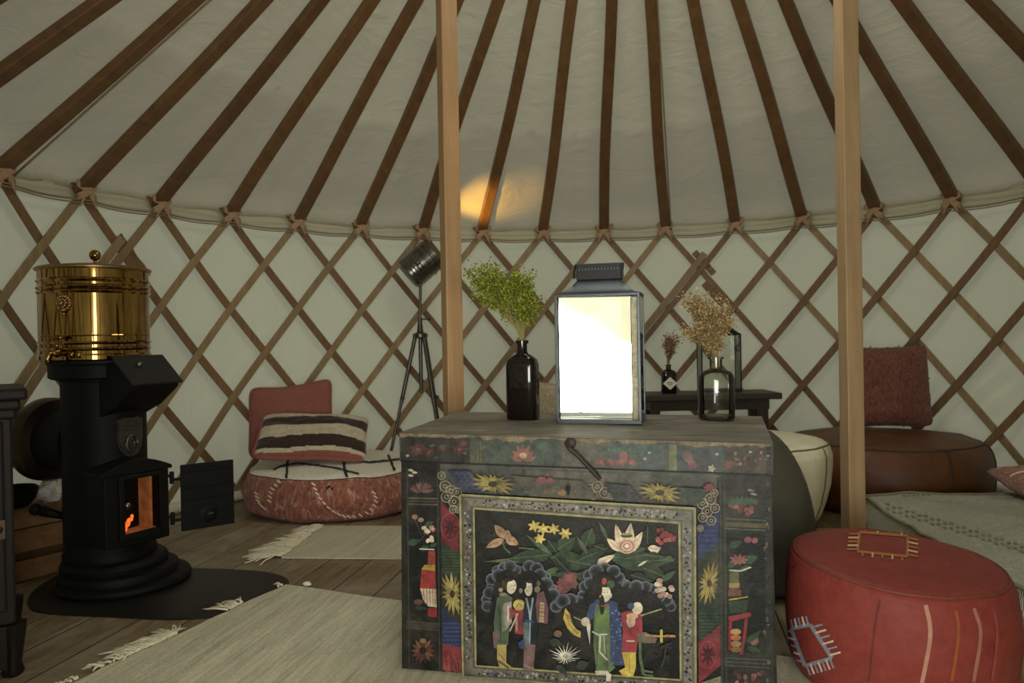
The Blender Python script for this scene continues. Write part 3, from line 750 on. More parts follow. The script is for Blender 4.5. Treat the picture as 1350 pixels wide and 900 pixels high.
    for (x0, x1, y0, y1) in ((584, 609, 820, 858), (921, 944, 684, 730)):
        for i in range(5):
            for j in range(7):
                x = x0 + (x1 - x0) * (i + .5 * (j % 2)) / 5; y = y0 + (y1 - y0) * j / 7; d.line([(x, y), (x + 2.4, y + 1.4), (x + 4.4, y)], .9, Q(64, 78, 122))
    for (x0, x1, y0, y1) in ((583, 609, 724, 756), (922, 947, 806, 842)):
        for i in range(6):
            for j in range(8):
                x = x0 + (x1 - x0) * (i + .5 * (j % 2)) / 6; y = y0 + (y1 - y0) * j / 8; d.line([(x, y), (x + 1.6, y + 2), (x + 3.4, y)], .8, Q(74, 92, 62))
    for k in range(30): x = random.uniform(586, 608); d.line([(x, random.uniform(858, 880)), (x + 2, random.uniform(860, 886))], .8, Q(160, 70, 64))
    def lace(pts, col, n=3):
        for (cx, cy, r) in pts:
            for q in range(n):
                rr = r * (1 - q / n)
                for k in range(12):
                    a, a2 = 2 * PI * k / 12, 2 * PI * (k + .9) / 12; d.line([(cx + rr * math.cos(a), cy + rr * math.sin(a)), (cx + rr * math.cos(a2), cy + rr * math.sin(a2))], 1.1, col if q % 2 == 0 else Q(92, 78, 62))
    lace([(583, 626, 5), (588, 640, 7), (596, 646, 7), (590, 654, 7), (600, 660, 7), (604, 648, 6), (599, 670, 5), (606, 671, 4)], Q(158, 148, 118))
    lace([(777, 644, 7), (788, 640, 7), (798, 648, 7), (783, 652, 5), (806, 652, 4)], Q(140, 128, 106))
    lace([(926, 662, 7), (936, 656, 7), (932, 672, 7), (942, 668, 6), (926, 680, 6), (937, 684, 6), (923, 694, 4), (941, 648, 5)], Q(152, 142, 114))
    lace([(930, 906, 6), (940, 900, 6), (944, 910, 5), (926, 914, 4)], Q(152, 146, 122))
    # top band
    d.poly([(592, 618), (622, 619), (646, 649), (612, 647)], Q(44, 48, 72)); d.poly([(676, 625), (770, 632), (790, 656), (700, 652)], Q(78, 74, 60))
    for i in range(8):
        for j in range(5): x = 594 + i * 4 + j * 3.4; y = 621 + j * 5 + (i % 2) * 2; d.line([(x, y), (x + 2, y + 1.6), (x + 3.8, y)], .9, Q(70, 80, 116))
    for (cx, cy) in ((652, 636), (870, 647)):
        for k in range(18):
            a = 2 * PI * k / 18; L = 12 + 20 * abs(math.cos(a - .42)); y1 = cy + L * math.sin(a) * .75
            d.leaf(cx, cy, cx + L * math.cos(a), min(max(y1, cy - 14), cy + 14), 2, random.choice([Q(150, 132, 66), Q(166, 148, 56), Q(128, 112, 60)]), Q(84, 70, 40))
        d.ell(cx, cy, 6, 4, Q(64, 54, 34))
    for x, y, r, c in ((716, 631, 8, Q(128, 62, 70)), (727, 631, 6, Q(120, 66, 72)), (742, 647, 7, Q(134, 92, 58)), (723, 645, 6, Q(110, 70, 60)), (934, 640, 8, Q(126, 36, 42))): d.flower(x, y, r, 6, c, None, .35, .7)
    for k in range(16): x = random.uniform(690, 765); y = 632 + (x - 690) * .06 + random.uniform(0, 14); d.leaf(x, y, x + random.uniform(-8, 8), y + 3, 2, Q(84, 92, 70))
    d.poly([(797, 634), (832, 638), (848, 660), (812, 658)], Q(50, 54, 54)); d.poly([(893, 640), (932, 642), (922, 660), (912, 662)], Q(54, 66, 52))
    for i in range(8):
        for j in range(4): x = 802 + i * 4.4 + j * 3; y = 638 + j * 5 + (i % 2) * 2; d.line([(x, y), (x + 2, y + 1.6), (x + 3.8, y)], .8, Q(70, 74, 72))
    # gilt frame: outer and inner edge lines with a flecked band between
    O = [(609.6, 649), (916.5, 666.5), (917.5, 909), (613.5, 887)]; I = [(628.5, 668), (894.5, 687), (896.5, 889.5), (631, 871.5)]
    d.poly([O[0], O[1], I[1], I[0]], Q(112, 106, 90)); d.poly([O[1], O[2], I[2], I[1]], Q(114, 110, 94)); d.poly([O[2], O[3], I[3], I[2]], Q(108, 102, 86)); d.poly([O[3], O[0], I[0], I[3]], Q(104, 98, 82))
    d.poly(I, Q(22, 22, 19)); d.poly([I[0], I[1], (895, 730), (629, 712)], Q(42, 42, 36)); d.poly([(629, 712), (895, 730), (895.6, 780), (630, 765)], Q(30, 30, 26))  # upper strips lightened, the same haze painted in
    def lerp(a, b_, s): return (a[0] + (b_[0] - a[0]) * s, a[1] + (b_[1] - a[1]) * s)
    for e in range(4):
        o0, o1, i0, i1 = O[e], O[(e + 1) % 4], I[e], I[(e + 1) % 4]
        n = 46 if e % 2 == 0 else 36
        for k in range(n):
            s = .06 + .9 * (k + .5) / n
            for q in range(3):
                m = lerp(lerp(o0, o1, s + random.uniform(-.006, .006)), lerp(i0, i1, s), random.uniform(.3, .74))
                c = random.choice([Q(46, 46, 66), Q(52, 44, 44), Q(146, 140, 124), Q(70, 78, 112), Q(30, 28, 26), Q(154, 150, 136), Q(112, 84, 72)])
                d.ell(m[0], m[1], random.uniform(1, 2.6), random.uniform(.9, 2), c, random.random() * 3, 7)
        for s0, c, w in ((.03, GLD, 2.4), (.2, Q(88, 84, 62), 1.2), (.97, GLD, 2.2), (.82, Q(82, 78, 58), 1.1)):
            d.line([lerp(o0, i0, s0), lerp(o1, i1, s0)], w, c)
    # ---- the scene inside
    E = lambda x, y: (600 + x / 3.4625, 640 + y / 3.4625)
    def P(*pts): return [E(x, y) for x, y in pts]
    def eL(x0, y0, x1, y1, w, c, v=None): a, b2 = E(x0, y0), E(x1, y1); d.leaf(a[0], a[1], b2[0], b2[1], w / 3.4625, c, v)
    def eE(cx, cy, rx, ry, c, r=0, n=14): a = E(cx, cy); d.ell(a[0], a[1], rx / 3.4625, ry / 3.4625, c, r, n)
    def eN(pts, w, c, tp=False): d.line(P(*pts), w / 3.4625, c, tp)
    # foliage
    vein = Q(96, 108, 76)
    for a in ((420, 320, 140, 332, 12, Q(84, 96, 56)), (450, 300, 250, 320, 34, GR), (440, 310, 640, 350, 42, GR), (450, 300, 330, 210, 12, Q(74, 92, 62)), (470, 280, 555, 225, 36, GR), (470, 290, 430, 235, 26, GRD), (460, 310, 545, 400, 30, GRD), (560, 330, 700, 270, 30, Q(44, 62, 44)),
              (600, 260, 632, 180, 34, GR), (610, 300, 560, 215, 10, Q(66, 84, 60)), (700, 230, 660, 150, 9, Q(66, 84, 60)), (690, 280, 640, 260, 24, GRD), (640, 400, 400, 385, 14, Q(60, 78, 50)), (480, 360, 400, 395, 14, Q(70, 86, 52)), (700, 350, 560, 390, 24, GRD),
              (740, 340, 1005, 320, 42, GR), (850, 320, 700, 310, 40, Q(58, 80, 56)), (860, 360, 960, 400, 34, GR), (800, 390, 900, 420, 24, GRD), (940, 420, 1010, 370, 14, Q(64, 82, 54)), (880, 250, 880, 170, 24, GRD), (800, 300, 870, 270, 30, GR), (960, 310, 1000, 330, 14, Q(64, 82, 54))):
        eL(*a, vein if a[4] > 20 else None)
    for x, y in ((640, 330), (700, 410), (600, 405)): eE(x, y, 34, 20, Q(46, 64, 46), .2)
    # orchid, daisies, lotus, berries
    for a in ((240, 225, 190, 165, 20), (235, 230, 150, 270, 18), (240, 225, 300, 255, 20), (235, 230, 255, 190, 26)): eL(*a, Q(168, 130, 92), Q(120, 78, 54))
    for k in range(26): eE(random.uniform(160, 290), 235 + random.uniform(-30, 26), 3, 2, Q(128, 82, 60))
    eN([(228, 245), (236, 270), (262, 295)], 7, Q(78, 92, 62)); eN([(300, 270), (370, 275)], 6, Q(92, 108, 64))
    for (x, y, r) in ((370, 172, 32), (410, 185, 32), (458, 185, 30), (395, 228, 28), (510, 205, 32)):
        for k in range(6): a = 2 * PI * k / 6 + x; eL(x, y, x + r * math.cos(a), y + r * math.sin(a) * .9, 7, Q(190, 164, 72))
        eE(x, y, 6, 5, Q(206, 186, 96))
    for a in ((770, 290, 735, 160, 20), (790, 285, 805, 155, 24), (760, 285, 695, 225, 18), (800, 290, 858, 195, 20), (785, 290, 770, 200, 30), (790, 290, 830, 225, 26)): eL(*a, Q(206, 184, 146), Q(160, 92, 84))
    for rr, c in ((40, Q(196, 160, 130)), (32, Q(164, 92, 84)), (26, Q(204, 178, 146)), (17, Q(160, 84, 76)), (11, Q(210, 190, 158))): eE(787, 262, rr, rr * .85, c)
    eE(785, 215, 28, 9, Q(66, 76, 48)); eE(785, 208, 22, 5, Q(140, 128, 64))
    for a in ((890, 300, 940, 265, 14), (880, 270, 940, 275, 16), (650, 345, 735, 300, 16), (655, 340, 700, 320, 18)): eL(*a, Q(204, 184, 150), Q(164, 108, 88))
    eL(835, 352, 880, 325, 5, Q(176, 180, 156)); eL(940, 310, 860, 300, 20, GR, vein); eL(770, 320, 880, 300, 20, GR, vein)
    for k in range(17):
        a = random.uniform(0, 2 * PI); r = random.uniform(0, 44); eE(962 + r * math.cos(a), 212 + r * math.sin(a), 12, 10, random.choice([Q(146, 52, 50), Q(160, 78, 66), Q(120, 42, 44)]))
    for x, y in ((520, 405), (495, 425), (545, 430), (515, 440), (500, 462), (475, 455), (540, 400)):
        d.flower(*E(x, y), 7.5, 6, random.choice([Q(122, 66, 66), Q(104, 56, 58)]), None, .4)
    # mist clouds behind the figures
    def cloud(pts, r, lim=1.0):
        q = []
        for (x0, y0), (x1, y1) in zip(pts[:-1], pts[1:]): q += [(x0, y0, random.uniform(.85, 1.2)), ((x0 + x1) / 2 + random.uniform(-7, 7), (y0 + y1) / 2 + random.uniform(-7, 7), random.uniform(.5, .8))]
        q.append((*pts[-1], .8))
        q.sort(key=lambda p: p[2])
        for x, y, w in q:
            for k, c in ((1.0, (100, 106, 112)), (.9, (80, 86, 93)), (.8, (63, 68, 74)), (.68, (49, 53, 58)), (.54, (38, 41, 45)), (.38, (30, 32, 34))):
                eE(x, y + (1 - k) * 5, r * k * w, r * k * w * .95, Q(*c), 0, 12)
    def cloudfill(pts, c=BLK): d.poly(P(*pts), c)
    cl = [(160, 530), (158, 500), (170, 470), (185, 440), (182, 410), (212, 392), (205, 370), (235, 360), (262, 352), (285, 368), (322, 372), (350, 352), (382, 362), (398, 390), (420, 400), (425, 430), (445, 450), (455, 480), (470, 520)]
    cloud(cl, 28); cloudfill([(170, 545), (178, 500), (190, 440), (206, 390), (235, 368), (262, 362), (300, 386), (345, 366), (380, 378), (400, 402), (425, 440), (448, 480), (462, 540), (440, 650), (200, 650)], Q(24, 24, 22))
    cr = [(470, 530), (500, 505), (535, 500), (575, 510), (590, 480), (600, 440), (625, 425), (622, 390), (650, 372), (690, 360), (728, 372), (750, 400), (765, 425), (790, 440), (830, 440), (870, 442), (905, 455), (930, 480), (965, 500), (985, 530)]
    cloud(cr, 30); cloudfill([(490, 540), (540, 512), (585, 512), (600, 460), (628, 430), (634, 394), (660, 376), (692, 368), (722, 380), (742, 410), (765, 440), (830, 450), (870, 455), (905, 470), (940, 500), (972, 540), (940, 600), (600, 640), (560, 600)], Q(24, 24, 22))
    for k in range(14): eE(random.uniform(920, 990), random.uniform(412, 490), 13, 11, random.choice([Q(190, 170, 140), Q(168, 120, 100), Q(200, 184, 156)]))
    # couple on the left
    d.poly(P((205, 490), (245, 470), (275, 490), (262, 600), (255, 700), (225, 715), (195, 700), (190, 600)), Q(74, 92, 64))
    d.poly(P((185, 640), (215, 650), (205, 720), (190, 712)), Q(98, 72, 74)); eN([(235, 520), (232, 640)], 9, Q(110, 126, 92)); eN([(215, 520), (222, 690)], 6, Q(52, 68, 48))
    d.poly(P((235, 515), (270, 505), (272, 600), (240, 640)), Q(138, 118, 112)); eE(265, 560, 16, 26, Q(142, 62, 62)); eE(255, 560, 5, 40, Q(180, 168, 150))
    d.poly(P((280, 540), (335, 545), (320, 655), (285, 650)), Q(142, 40, 46)); eN([(292, 560), (294, 640)], 9, Q(150, 138, 88)); eN([(262, 640), (300, 560)], 6, Q(170, 160, 140))
    eE(304, 522, 27, 25, Q(176, 148, 58)); eE(304, 522, 19, 17, Q(190, 164, 84)); eN([(292, 530), (304, 514), (316, 530)], 4, Q(110, 84, 40))
    d.poly(P((205, 700), (248, 700), (246, 780), (268, 798), (262, 810), (215, 800), (205, 760)), Q(178, 150, 70)); eN([(210, 772), (260, 806)], 9, Q(94, 74, 48)); eN([(212, 740), (240, 770)], 4, Q(104, 80, 46))
    eE(270, 440, 22, 33, Q(206, 192, 160), .15); eE(238, 430, 13, 24, Q(66, 52, 36)); eE(256, 408, 22, 9, Q(40, 34, 28)); eE(222, 455, 10, 10, Q(160, 140, 106)); eE(232, 475, 18, 9, Q(128, 112, 84))
    d.poly(P((330, 490), (372, 480), (388, 640), (370, 720), (330, 715), (318, 600)), Q(28, 36, 46)); eN([(336, 490), (352, 560), (356, 600)], 9, Q(118, 136, 142)); eN([(366, 490), (354, 580), (350, 700)], 8, Q(126, 142, 146)); d.poly(P((322, 600), (345, 600), (350, 700), (325, 700)), Q(84, 100, 96)); eN([(330, 592), (372, 598)], 9, Q(42, 60, 120))
    d.poly(P((385, 470), (415, 460), (436, 540), (432, 606), (385, 600), (378, 520)), Q(112, 72, 76)); d.poly(P((398, 510), (418, 512), (414, 600), (394, 598)), Q(160, 146, 96))
    for k in range(5): eN([(396, 520 + k * 17), (416, 522 + k * 17)], 4, Q(150, 72, 66))
    d.poly(P((325, 700), (378, 700), (370, 790), (374, 826), (322, 812), (324, 780)), Q(118, 84, 82)); eN([(326, 790), (372, 812)], 10, Q(142, 112, 100)); d.poly(P((300, 690), (330, 670), (330, 720), (305, 716)), Q(52, 58, 96))
    eE(346, 448, 18, 34, Q(208, 196, 166)); eE(330, 430, 8, 22, Q(40, 34, 28)); eE(352, 416, 18, 9, Q(36, 30, 26)); eE(386, 452, 13, 15, Q(132, 112, 82)); eE(392, 425, 9, 14, Q(70, 82, 52)); eE(312, 458, 8, 12, Q(140, 122, 92))
    for (fx, fy) in ((278, 440), (340, 446)):
        for ox, oy, c in ((-7, -6, Q(50, 40, 34)), (6, -6, Q(50, 40, 34)), (0, 13, Q(140, 62, 56))): eE(fx + ox, fy + oy, 3, 2, c)
    # chrysanthemum
    for k in range(18):
        a = 2 * PI * k / 18; L = 50 + 28 * random.random()
        eN([(512, 750), (512 + L * .6 * math.cos(a), 750 + L * .5 * math.sin(a)), (512 + L * math.cos(a), 750 + L * .72 * math.sin(a) - 8)], 8, Q(196, 190, 170), True)
    eE(512, 750, 12, 10, Q(172, 162, 120)); eL(560, 800, 620, 780, 22, Q(42, 56, 40)); eL(470, 790, 520, 830, 16, Q(42, 56, 40)); eL(440, 680, 500, 700, 18, Q(44, 58, 42)); eE(478, 650, 18, 16, Q(132, 96, 72))
    # fan, tall lady, boy with sword
    fan = [(500 + 8 * math.sin(PI * k / 8) * -1 + 9 * k, 540 + 15 * k) for k in range(9)]
    d.poly(P((512, 535), (532, 560), (540, 600), (560, 628), (580, 640), (580, 668), (548, 655), (520, 625), (502, 580)), Q(196, 164, 66)); eN([(516, 560), (530, 610), (572, 654)], 3, Q(128, 98, 42))
    for k in range(6): eN([(540 + k * 5, 580 + k * 10), (508 + k * 12, 560 + k * 18)], 2.5, Q(130, 100, 44))
    eN([(550, 575), (605, 600)], 4, Q(170, 160, 140))
    d.poly(P((645, 500), (690, 492), (745, 510), (760, 600), (775, 720), (780, 792), (720, 790), (660, 760), (640, 640)), Q(44, 56, 96))
    d.poly(P((620, 520), (660, 500), (660, 570), (620, 590), (604, 580)), Q(52, 66, 104)); eE(602, 596, 20, 20, Q(190, 168, 140)); d.poly(P((605, 600), (625, 605), (622, 700), (610, 640)), Q(186, 174, 150))
    d.poly(P((648, 520), (708, 515), (712, 640), (712, 770), (735, 800), (705, 830), (650, 815), (638, 700), (640, 580)), Q(88, 112, 66)); eE(678, 580, 32, 40, Q(102, 132, 62)); eN([(655, 660), (652, 800)], 7, Q(64, 86, 52)); eN([(690, 680), (700, 810)], 7, Q(64, 86, 52))
    eN([(632, 640), (660, 655), (700, 652)], 7, Q(176, 176, 152)); eN([(668, 660), (665, 730), (700, 768)], 8, Q(180, 178, 156)); eN([(685, 660), (690, 740)], 4, Q(150, 156, 130))
    for k in range(30): eE(random.uniform(715, 768), random.uniform(540, 780), 4, 3, Q(92, 116, 150))
    d.poly(P((645, 815), (700, 815), (712, 830), (650, 836)), Q(190, 178, 150)); d.poly(P((695, 825), (718, 830), (716, 862), (695, 862)), Q(196, 184, 160))
    eE(690, 470, 26, 38, Q(208, 196, 166)); eE(676, 520, 12, 46, Q(30, 26, 22)); eE(668, 450, 10, 30, Q(34, 28, 24)); eE(690, 434, 24, 8, Q(36, 30, 24)); eE(686, 414, 11, 16, Q(150, 52, 46)); eE(716, 428, 18, 18, Q(60, 88, 54)); eN([(672, 525), (712, 525)], 7, Q(140, 62, 52)); eE(712, 478, 9, 12, Q(206, 194, 164))
    for ox, oy, c in ((-4, -6, Q(50, 40, 34)), (10, -6, Q(50, 40, 34)), (6, 16, Q(146, 58, 52))): eE(690 + ox, 470 + oy, 3, 2, c)
    d.poly(P((760, 555), (800, 545), (855, 560), (858, 640), (835, 690), (830, 736), (765, 730), (770, 640)), Q(146, 44, 50)); eN([(785, 682), (822, 682)], 7, Q(182, 160, 140)); eE(805, 595, 20, 26, Q(196, 160, 126)); eN([(790, 570), (800, 620)], 5, Q(206, 186, 150))
    d.poly(P((765, 732), (828, 732), (828, 800), (815, 842), (770, 838), (752, 815), (780, 800)), Q(192, 162, 50)); eN([(798, 740), (800, 830)], 4, Q(150, 120, 40)); eN([(760, 812), (812, 838)], 9, Q(200, 170, 66))
    eE(834, 535, 25, 28, Q(206, 186, 152)); eE(806, 525, 15, 16, Q(58, 78, 118)); eE(812, 570, 26, 14, Q(190, 150, 110)); eN([(850, 568), (900, 552), (945, 538)], 7, Q(146, 148, 88))
    d.poly(P((830, 650), (870, 640), (922, 670), (915, 692), (860, 690)), Q(104, 88, 72)); eN([(870, 655), (930, 660), (1005, 660)], 9, Q(160, 124, 76)); eN([(942, 630), (942, 688)], 12, Q(192, 164, 52)); eN([(960, 656), (1000, 658)], 8, Q(172, 110, 60))
    eN([(846, 660), (848, 760), (862, 830)], 14, Q(78, 96, 60)); eN([(850, 812), (905, 822)], 11, Q(80, 98, 62)); eN([(862, 832), (905, 838)], 8, Q(86, 104, 66))
    eN([(965, 690), (955, 760), (940, 800)], 6, Q(50, 58, 48)); eN([(960, 700), (990, 690)], 10, Q(44, 54, 44))
    for k in range(12): eE(random.uniform(900, 990), random.uniform(690, 760), 9, 5, Q(34, 42, 36))
    # keyhole
    d.ell(751.5, 640, 3.2, 4.4, Q(8, 7, 6)); d.poly([(750.3, 641), (752.8, 641), (753.4, 648), (750, 648)], Q(8, 7, 6))
    d.ell(751.5, 633, 1.2, 1.2, Q(60, 50, 40))
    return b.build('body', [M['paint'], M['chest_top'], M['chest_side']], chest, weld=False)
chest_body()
# hasp: ring plate on the lid and a hanging iron pin
b = MB(); P0 = fp(753, 583, .016); b.lathe([(.0, 0), (.014, 0), (.014, .006), (.009, .010), (0, .010)], 20, P0 + CBK * .008, Matrix((CE, V((0, 0, 1)), -CBK)).transposed())
b.tube(smooth_open([fp(748, 580, .016), fp(752, 588, .026), fp(762, 597, .024), fp(776, 612, .020), fp(792, 630, .016)], 4), [.004] * 4 + [.0062] * 11 + [.0066, .0045], 8)
b.build('hasp', M['rust'], chest, smooth=50)['label'] = 'rusty iron hasp pin hanging over the lid front'

# ------------------------------------------------------------------ bouquets
def bouquet(name, label, cat, base, blobs, ncol, nstem, nleaf, lsize, stemr=.0009, stemmat=None, spread=.006, group=None, leafkind='leaf_spray', colfn=None):
    t = thing(name, label, cat, base, group); bs = MB(); bl = MB()
    tot = sum(w for *_, w in blobs)
    for k in range(nstem):
        q = random.random() * tot
        for (c, r, w) in blobs:
            q -= w
            if q <= 0: break
        while True:
            e = V((random.uniform(-1, 1), random.uniform(-1, 1), random.uniform(-1, 1)))
            if e.length < 1: break
        tip = V(c) + V((e.x * r[0], e.y * r[1], e.z * r[2]))
        st = V(base) + V((random.uniform(-spread, spread), random.uniform(-spread, spread), random.uniform(-.06, 0)))
        mid = st.lerp(tip, .55) + V((0, 0, .02 * tip.z * .3)) + V(((st.x - tip.x) * .12, 0, .012))
        pts = smooth_open([st, V(base) + V((random.uniform(-1, 1) * spread, random.uniform(-1, 1) * spread, .01)), mid, tip], 3)
        bs.tube(pts, stemr, 4)
        for j in range(nleaf):
            s = random.uniform(.0, 1) ** .6; i = min(len(pts) - 1, int(round((.62 + .38 * s) * (len(pts) - 1)))); p = pts[i] + V([random.gauss(0, .009) * (s + .25) for _ in range(3)])
            u = V([random.gauss(0, 1) for _ in range(3)]).normalized(); v = u.orthogonal().normalized(); sz = lsize * random.uniform(.6, 1.4)
            h = u.cross(v) * sz * .3
            bl.add([p - u * sz, p + v * sz * .6 + h, p + u * sz, p - v * sz * .6 + h], [(0, 1, 2), (0, 2, 3)], 0, colfn(p))
    bs.build('stems', stemmat or M['stem'], t, fix=False); tag(bl.build(leafkind, M['leaf'], t, fix=False), kind='stuff')
    return t

# dark tall bottle + green sprigs
def dark_bottle(name, label, p, h, r, sq, sx, rot, group=None):
    t = thing(name, label, 'bottle', p, group)
    prof = [(0, 0), (r * .9, 0), (r, .006), (r, h * .66), (r * .985, h * .70), (r * .9, h * .755), (r * .66, h * .80), (r * .40, h * .83), (r * .33, h * .86), (r * .33, h * .955), (r * .42, h * .958), (r * .43, h * .995), (r * .36, h), (r * .28, h), (r * .27, h * .85), (0, h * .84)]
    b = MB(); R = rotz(rot)
    # square-ish body, round neck: blend the corner sharpness by radius
    vs, fs, n = [], [], 48
    for (rr, z) in prof:
        q = 2 + (sq - 2) * max(0, min(1, (rr / r - .45) / .5))
        for k in range(n):
            a = 2 * PI * k / n; ca, sa = math.cos(a), math.sin(a); m = (abs(ca) ** q + abs(sa) ** q) ** (-1 / q)
            vs.append(V(p) + R @ V((rr * m * ca, rr * m * sa * (sx if rr > r * .5 else 1), z)))
    for i in range(len(prof) - 1):
        for k in range(n): k2 = (k + 1) % n; fs.append((i * n + k, i * n + k2, (i + 1) * n + k2, (i + 1) * n + k))
    b.add(vs, fs); b.build('glass', M['dark_glass'], t, smooth=40)
    return t
PB = ontop(690, 553); PB.z += .001
dark_bottle('dark_bottle', 'tall dark glass bottle holding green sprigs, on the painted chest', PB, .240, .047, 4.2, .8, TH * -1 - .12)
DB = PB.y
def bpt(x, y, d=0): return atd(x, y, DB + d)
green = lambda p: random.choice([K(66, 72, 16), K(82, 88, 20), K(50, 58, 12), K(98, 100, 28), K(72, 78, 18), K(106, 106, 38), K(54, 62, 14)])
neck = V((PB.x, PB.y, PB.z + .238))
bouquet('green_bouquet', 'green yellow sprig bouquet standing in the tall dark bottle', 'bouquet', neck,
        [(bpt(638, 358), (.050, .05, .032), 3.6), (bpt(662, 370), (.062, .055, .048), 3.4), (bpt(630, 382), (.040, .045, .022), 1.6), (bpt(702, 392), (.036, .055, .052), 2.6), (bpt(688, 370), (.046, .055, .030), 2), (bpt(680, 412), (.060, .05, .026), .8)],
        None, 110, 80, .0044, .0008, None, .008, colfn=green)
# clear bottle + dried flowers
PC = ontop(945, 555); PC.z += .0035
t = thing('clear_bottle', 'clear round glass bottle holding straw coloured dried flowers, on the painted chest', 'bottle', PC)
r, h = .0535, .188
out = [(0, 0), (r * .9, 0), (r, .008), (r, h * .62), (r * .97, h * .70), (r * .82, h * .765), (r * .52, h * .80), (r * .36, h * .82), (r * .34, h * .85), (r * .34, h * .97), (r * .44, h * .975), (r * .44, h)]
inn = [(r * .26, h), (r * .28, h * .85), (r * .3, h * .81), (r * .76, h * .755), (r * .92, h * .69), (r * .94, h * .6), (r * .94, .02), (r * .8, .012), (0, .012)]
b = MB(); b.lathe(out + inn[:2], 56, PC, cap=False); b.build('glass', M['glass'], t, smooth=50)
b = MB(); b.lathe([(0, .0126), (r * .78, .0126), (r * .85, .015), (0, .016)], 40, PC); b.build('residue', m_plain('murky_water', K(70, 62, 46), .3, 0, .3, 40), t, smooth=50)
DC = PC.y
def cpt(x, y, d=0): return atd(x, y, DC + d)
straw = lambda p: random.choice([K(104, 86, 56), K(122, 104, 72), K(88, 71, 46), K(134, 117, 84), K(74, 58, 36)])
neck = V((PC.x - .002, PC.y, PC.z + h))
bouquet('dried_bouquet', 'straw coloured dried flower bunch standing in the clear glass bottle', 'bouquet', neck,
        [(cpt(934, 398), (.060, .05, .030), 3), (cpt(912, 398), (.034, .045, .022), 1.4), (cpt(930, 424), (.060, .05, .036), 3), (cpt(908, 432), (.026, .035, .022), 1), (cpt(954, 414), (.034, .045, .046), 2), (cpt(942, 450), (.034, .03, .03), 1.6)],
        None, 90, 60, .0040, .0008, None, .008, colfn=straw)

# ------------------------------------------------------------------ lanterns
def lantern(name, label, p, yaw, w, d, h, cap_h, mats, big):
    t = thing(name, label, 'lantern', p); R = rotz(yaw); T = lambda x, y, z: V(p) + R @ V((x, y, z))
    fm = mats; e = .0075 if big else .008
    for nm, sx, sy in (('corner_bar', 0, 0), ('corner_bar', 1, 0), ('corner_bar', 1, 1), ('corner_bar', 0, 1)):
        b = MB(); b.bar(T(sx * w, sy * d, .0), T(sx * w, sy * d, h), e, e, R @ V((0, 1, 0))); b.build(nm, fm, t, bevel=.001)
    b = MB(); b.box(T(w / 2, d / 2, .006), (w + e, d + e, .012), R); b.build('base', fm, t, bevel=.001)
    b = MB()
    for z in (h - .004,):
        b.bar(T(0, 0, z), T(w, 0, z), e, e); b.bar(T(w, 0, z), T(w, d, z), e, e); b.bar(T(0, d, z), T(w, d, z), e, e); b.bar(T(0, 0, z), T(0, d, z), e, e)
    b.build('top_rail', fm, t, bevel=.001)
    # hipped roof curving in to a square chimney
    ins = .24 * w if big else .36 * w; rh = cap_h * (.50 if big else .6); b = MB(); rings = []
    for k in range(7):
        s = k / 6; q = s ** .85; ix = -.006 + (ins + .006) * q; iy = -.006 + (min(ins, d * .34) + .006) * q; z = h + rh * (s ** 1.5 if big else s ** 1.1)
        rings.append([T(ix, iy, z), T(w - ix, iy, z), T(w - ix, d - iy, z), T(ix, d - iy, z)])
    vs = [q for rr in rings for q in rr]; fs = [(i * 4 + k, i * 4 + (k + 1) % 4, i * 4 + 4 + (k + 1) % 4, i * 4 + 4 + k) for i in range(6) for k in range(4)] + [(3, 2, 1, 0), (24, 25, 26, 27)]
    b.add(vs, fs); b.build('roof', fm, t, smooth=35)
    iy = min(ins, d * .34)
    if big:
        x0, x1, y0, y1, z0, z1 = ins - .004, w - ins + .004, iy - .004, d - iy + .004, h + rh, h + cap_h
        b = MB(); b.box(T((x0 + x1) / 2, (y0 + y1) / 2, (z0 + z1) / 2), (x1 - x0, y1 - y0, z1 - z0), R)
        for k in range(13):                 # punched vent slots
            b.box(T(x0 + (x1 - x0) * (k + 1) / 14, y0 - .0006, z1 - .014), (.0042, .002, .008), R, 1)
        b.build('chimney', [M['lantern_black'], M['zinc']], t, bevel=.001)
        b = MB(); b.lathe([(.007, 0), (.007, (x1 - x0) + .012)], 12, T(x0 - .006, (y0 + y1) / 2 - .004, z1 - .002), R @ Matrix(((0, 0, 1), (1, 0, 0), (0, 1, 0))))
        for sx in (x0 - .006, x1 + .004):
            b.tube([T(sx, y0 - .004, z0 + .004), T(sx, y0 - .008, z0 + .02), T(sx, (y0 + y1) / 2 - .004, z1 + .001)], .004, 6)
        b.build('handle', M['lantern_black'], t, smooth=40)
    else:
        b = MB(); b.lathe([(0, 0), (.026, 0), (.026, .02), (.034, .022), (.03, .03), (.012, .036), (.006, .05), (0, .05)], 20, T(w / 2, d / 2, h + rh)); b.build('chimney', fm, t, smooth=40)
        b = MB(); b.tube([T(w / 2 + .022 * math.cos(a), d / 2, h + rh + .062 + .022 * math.sin(a)) for a in [2 * PI * k / 20 for k in range(21)]], .0028, 6); b.build('ring_handle', fm, t, smooth=180)
    # glass panes
    panes = [((w / 2, 0), (w - e, .0025)), ((w, d / 2), (.0025, d - e)), ((0, d / 2), (.0025, d - e))]
    if not big: panes.append(((w / 2, d), (w - e, .0025)))
    for (cx, cy), (sx, sy) in panes:
        b = MB(); b.box(T(cx, cy, h / 2 + .004), (sx, sy, h - .022), R); b.build('glass_pane', M['pane'], t)
    return t, T
PL = ontop(735.5, 558.5); PL.z += .001
LY = -math.radians(14)
LWd, LDp, LHt = .236, .165, .372
lt, LT = lantern('large_lantern', 'big zinc framed glass lantern with bright reflecting back, on the painted chest', PL, LY, LWd, LDp, LHt, .088, M['zinc'], True)
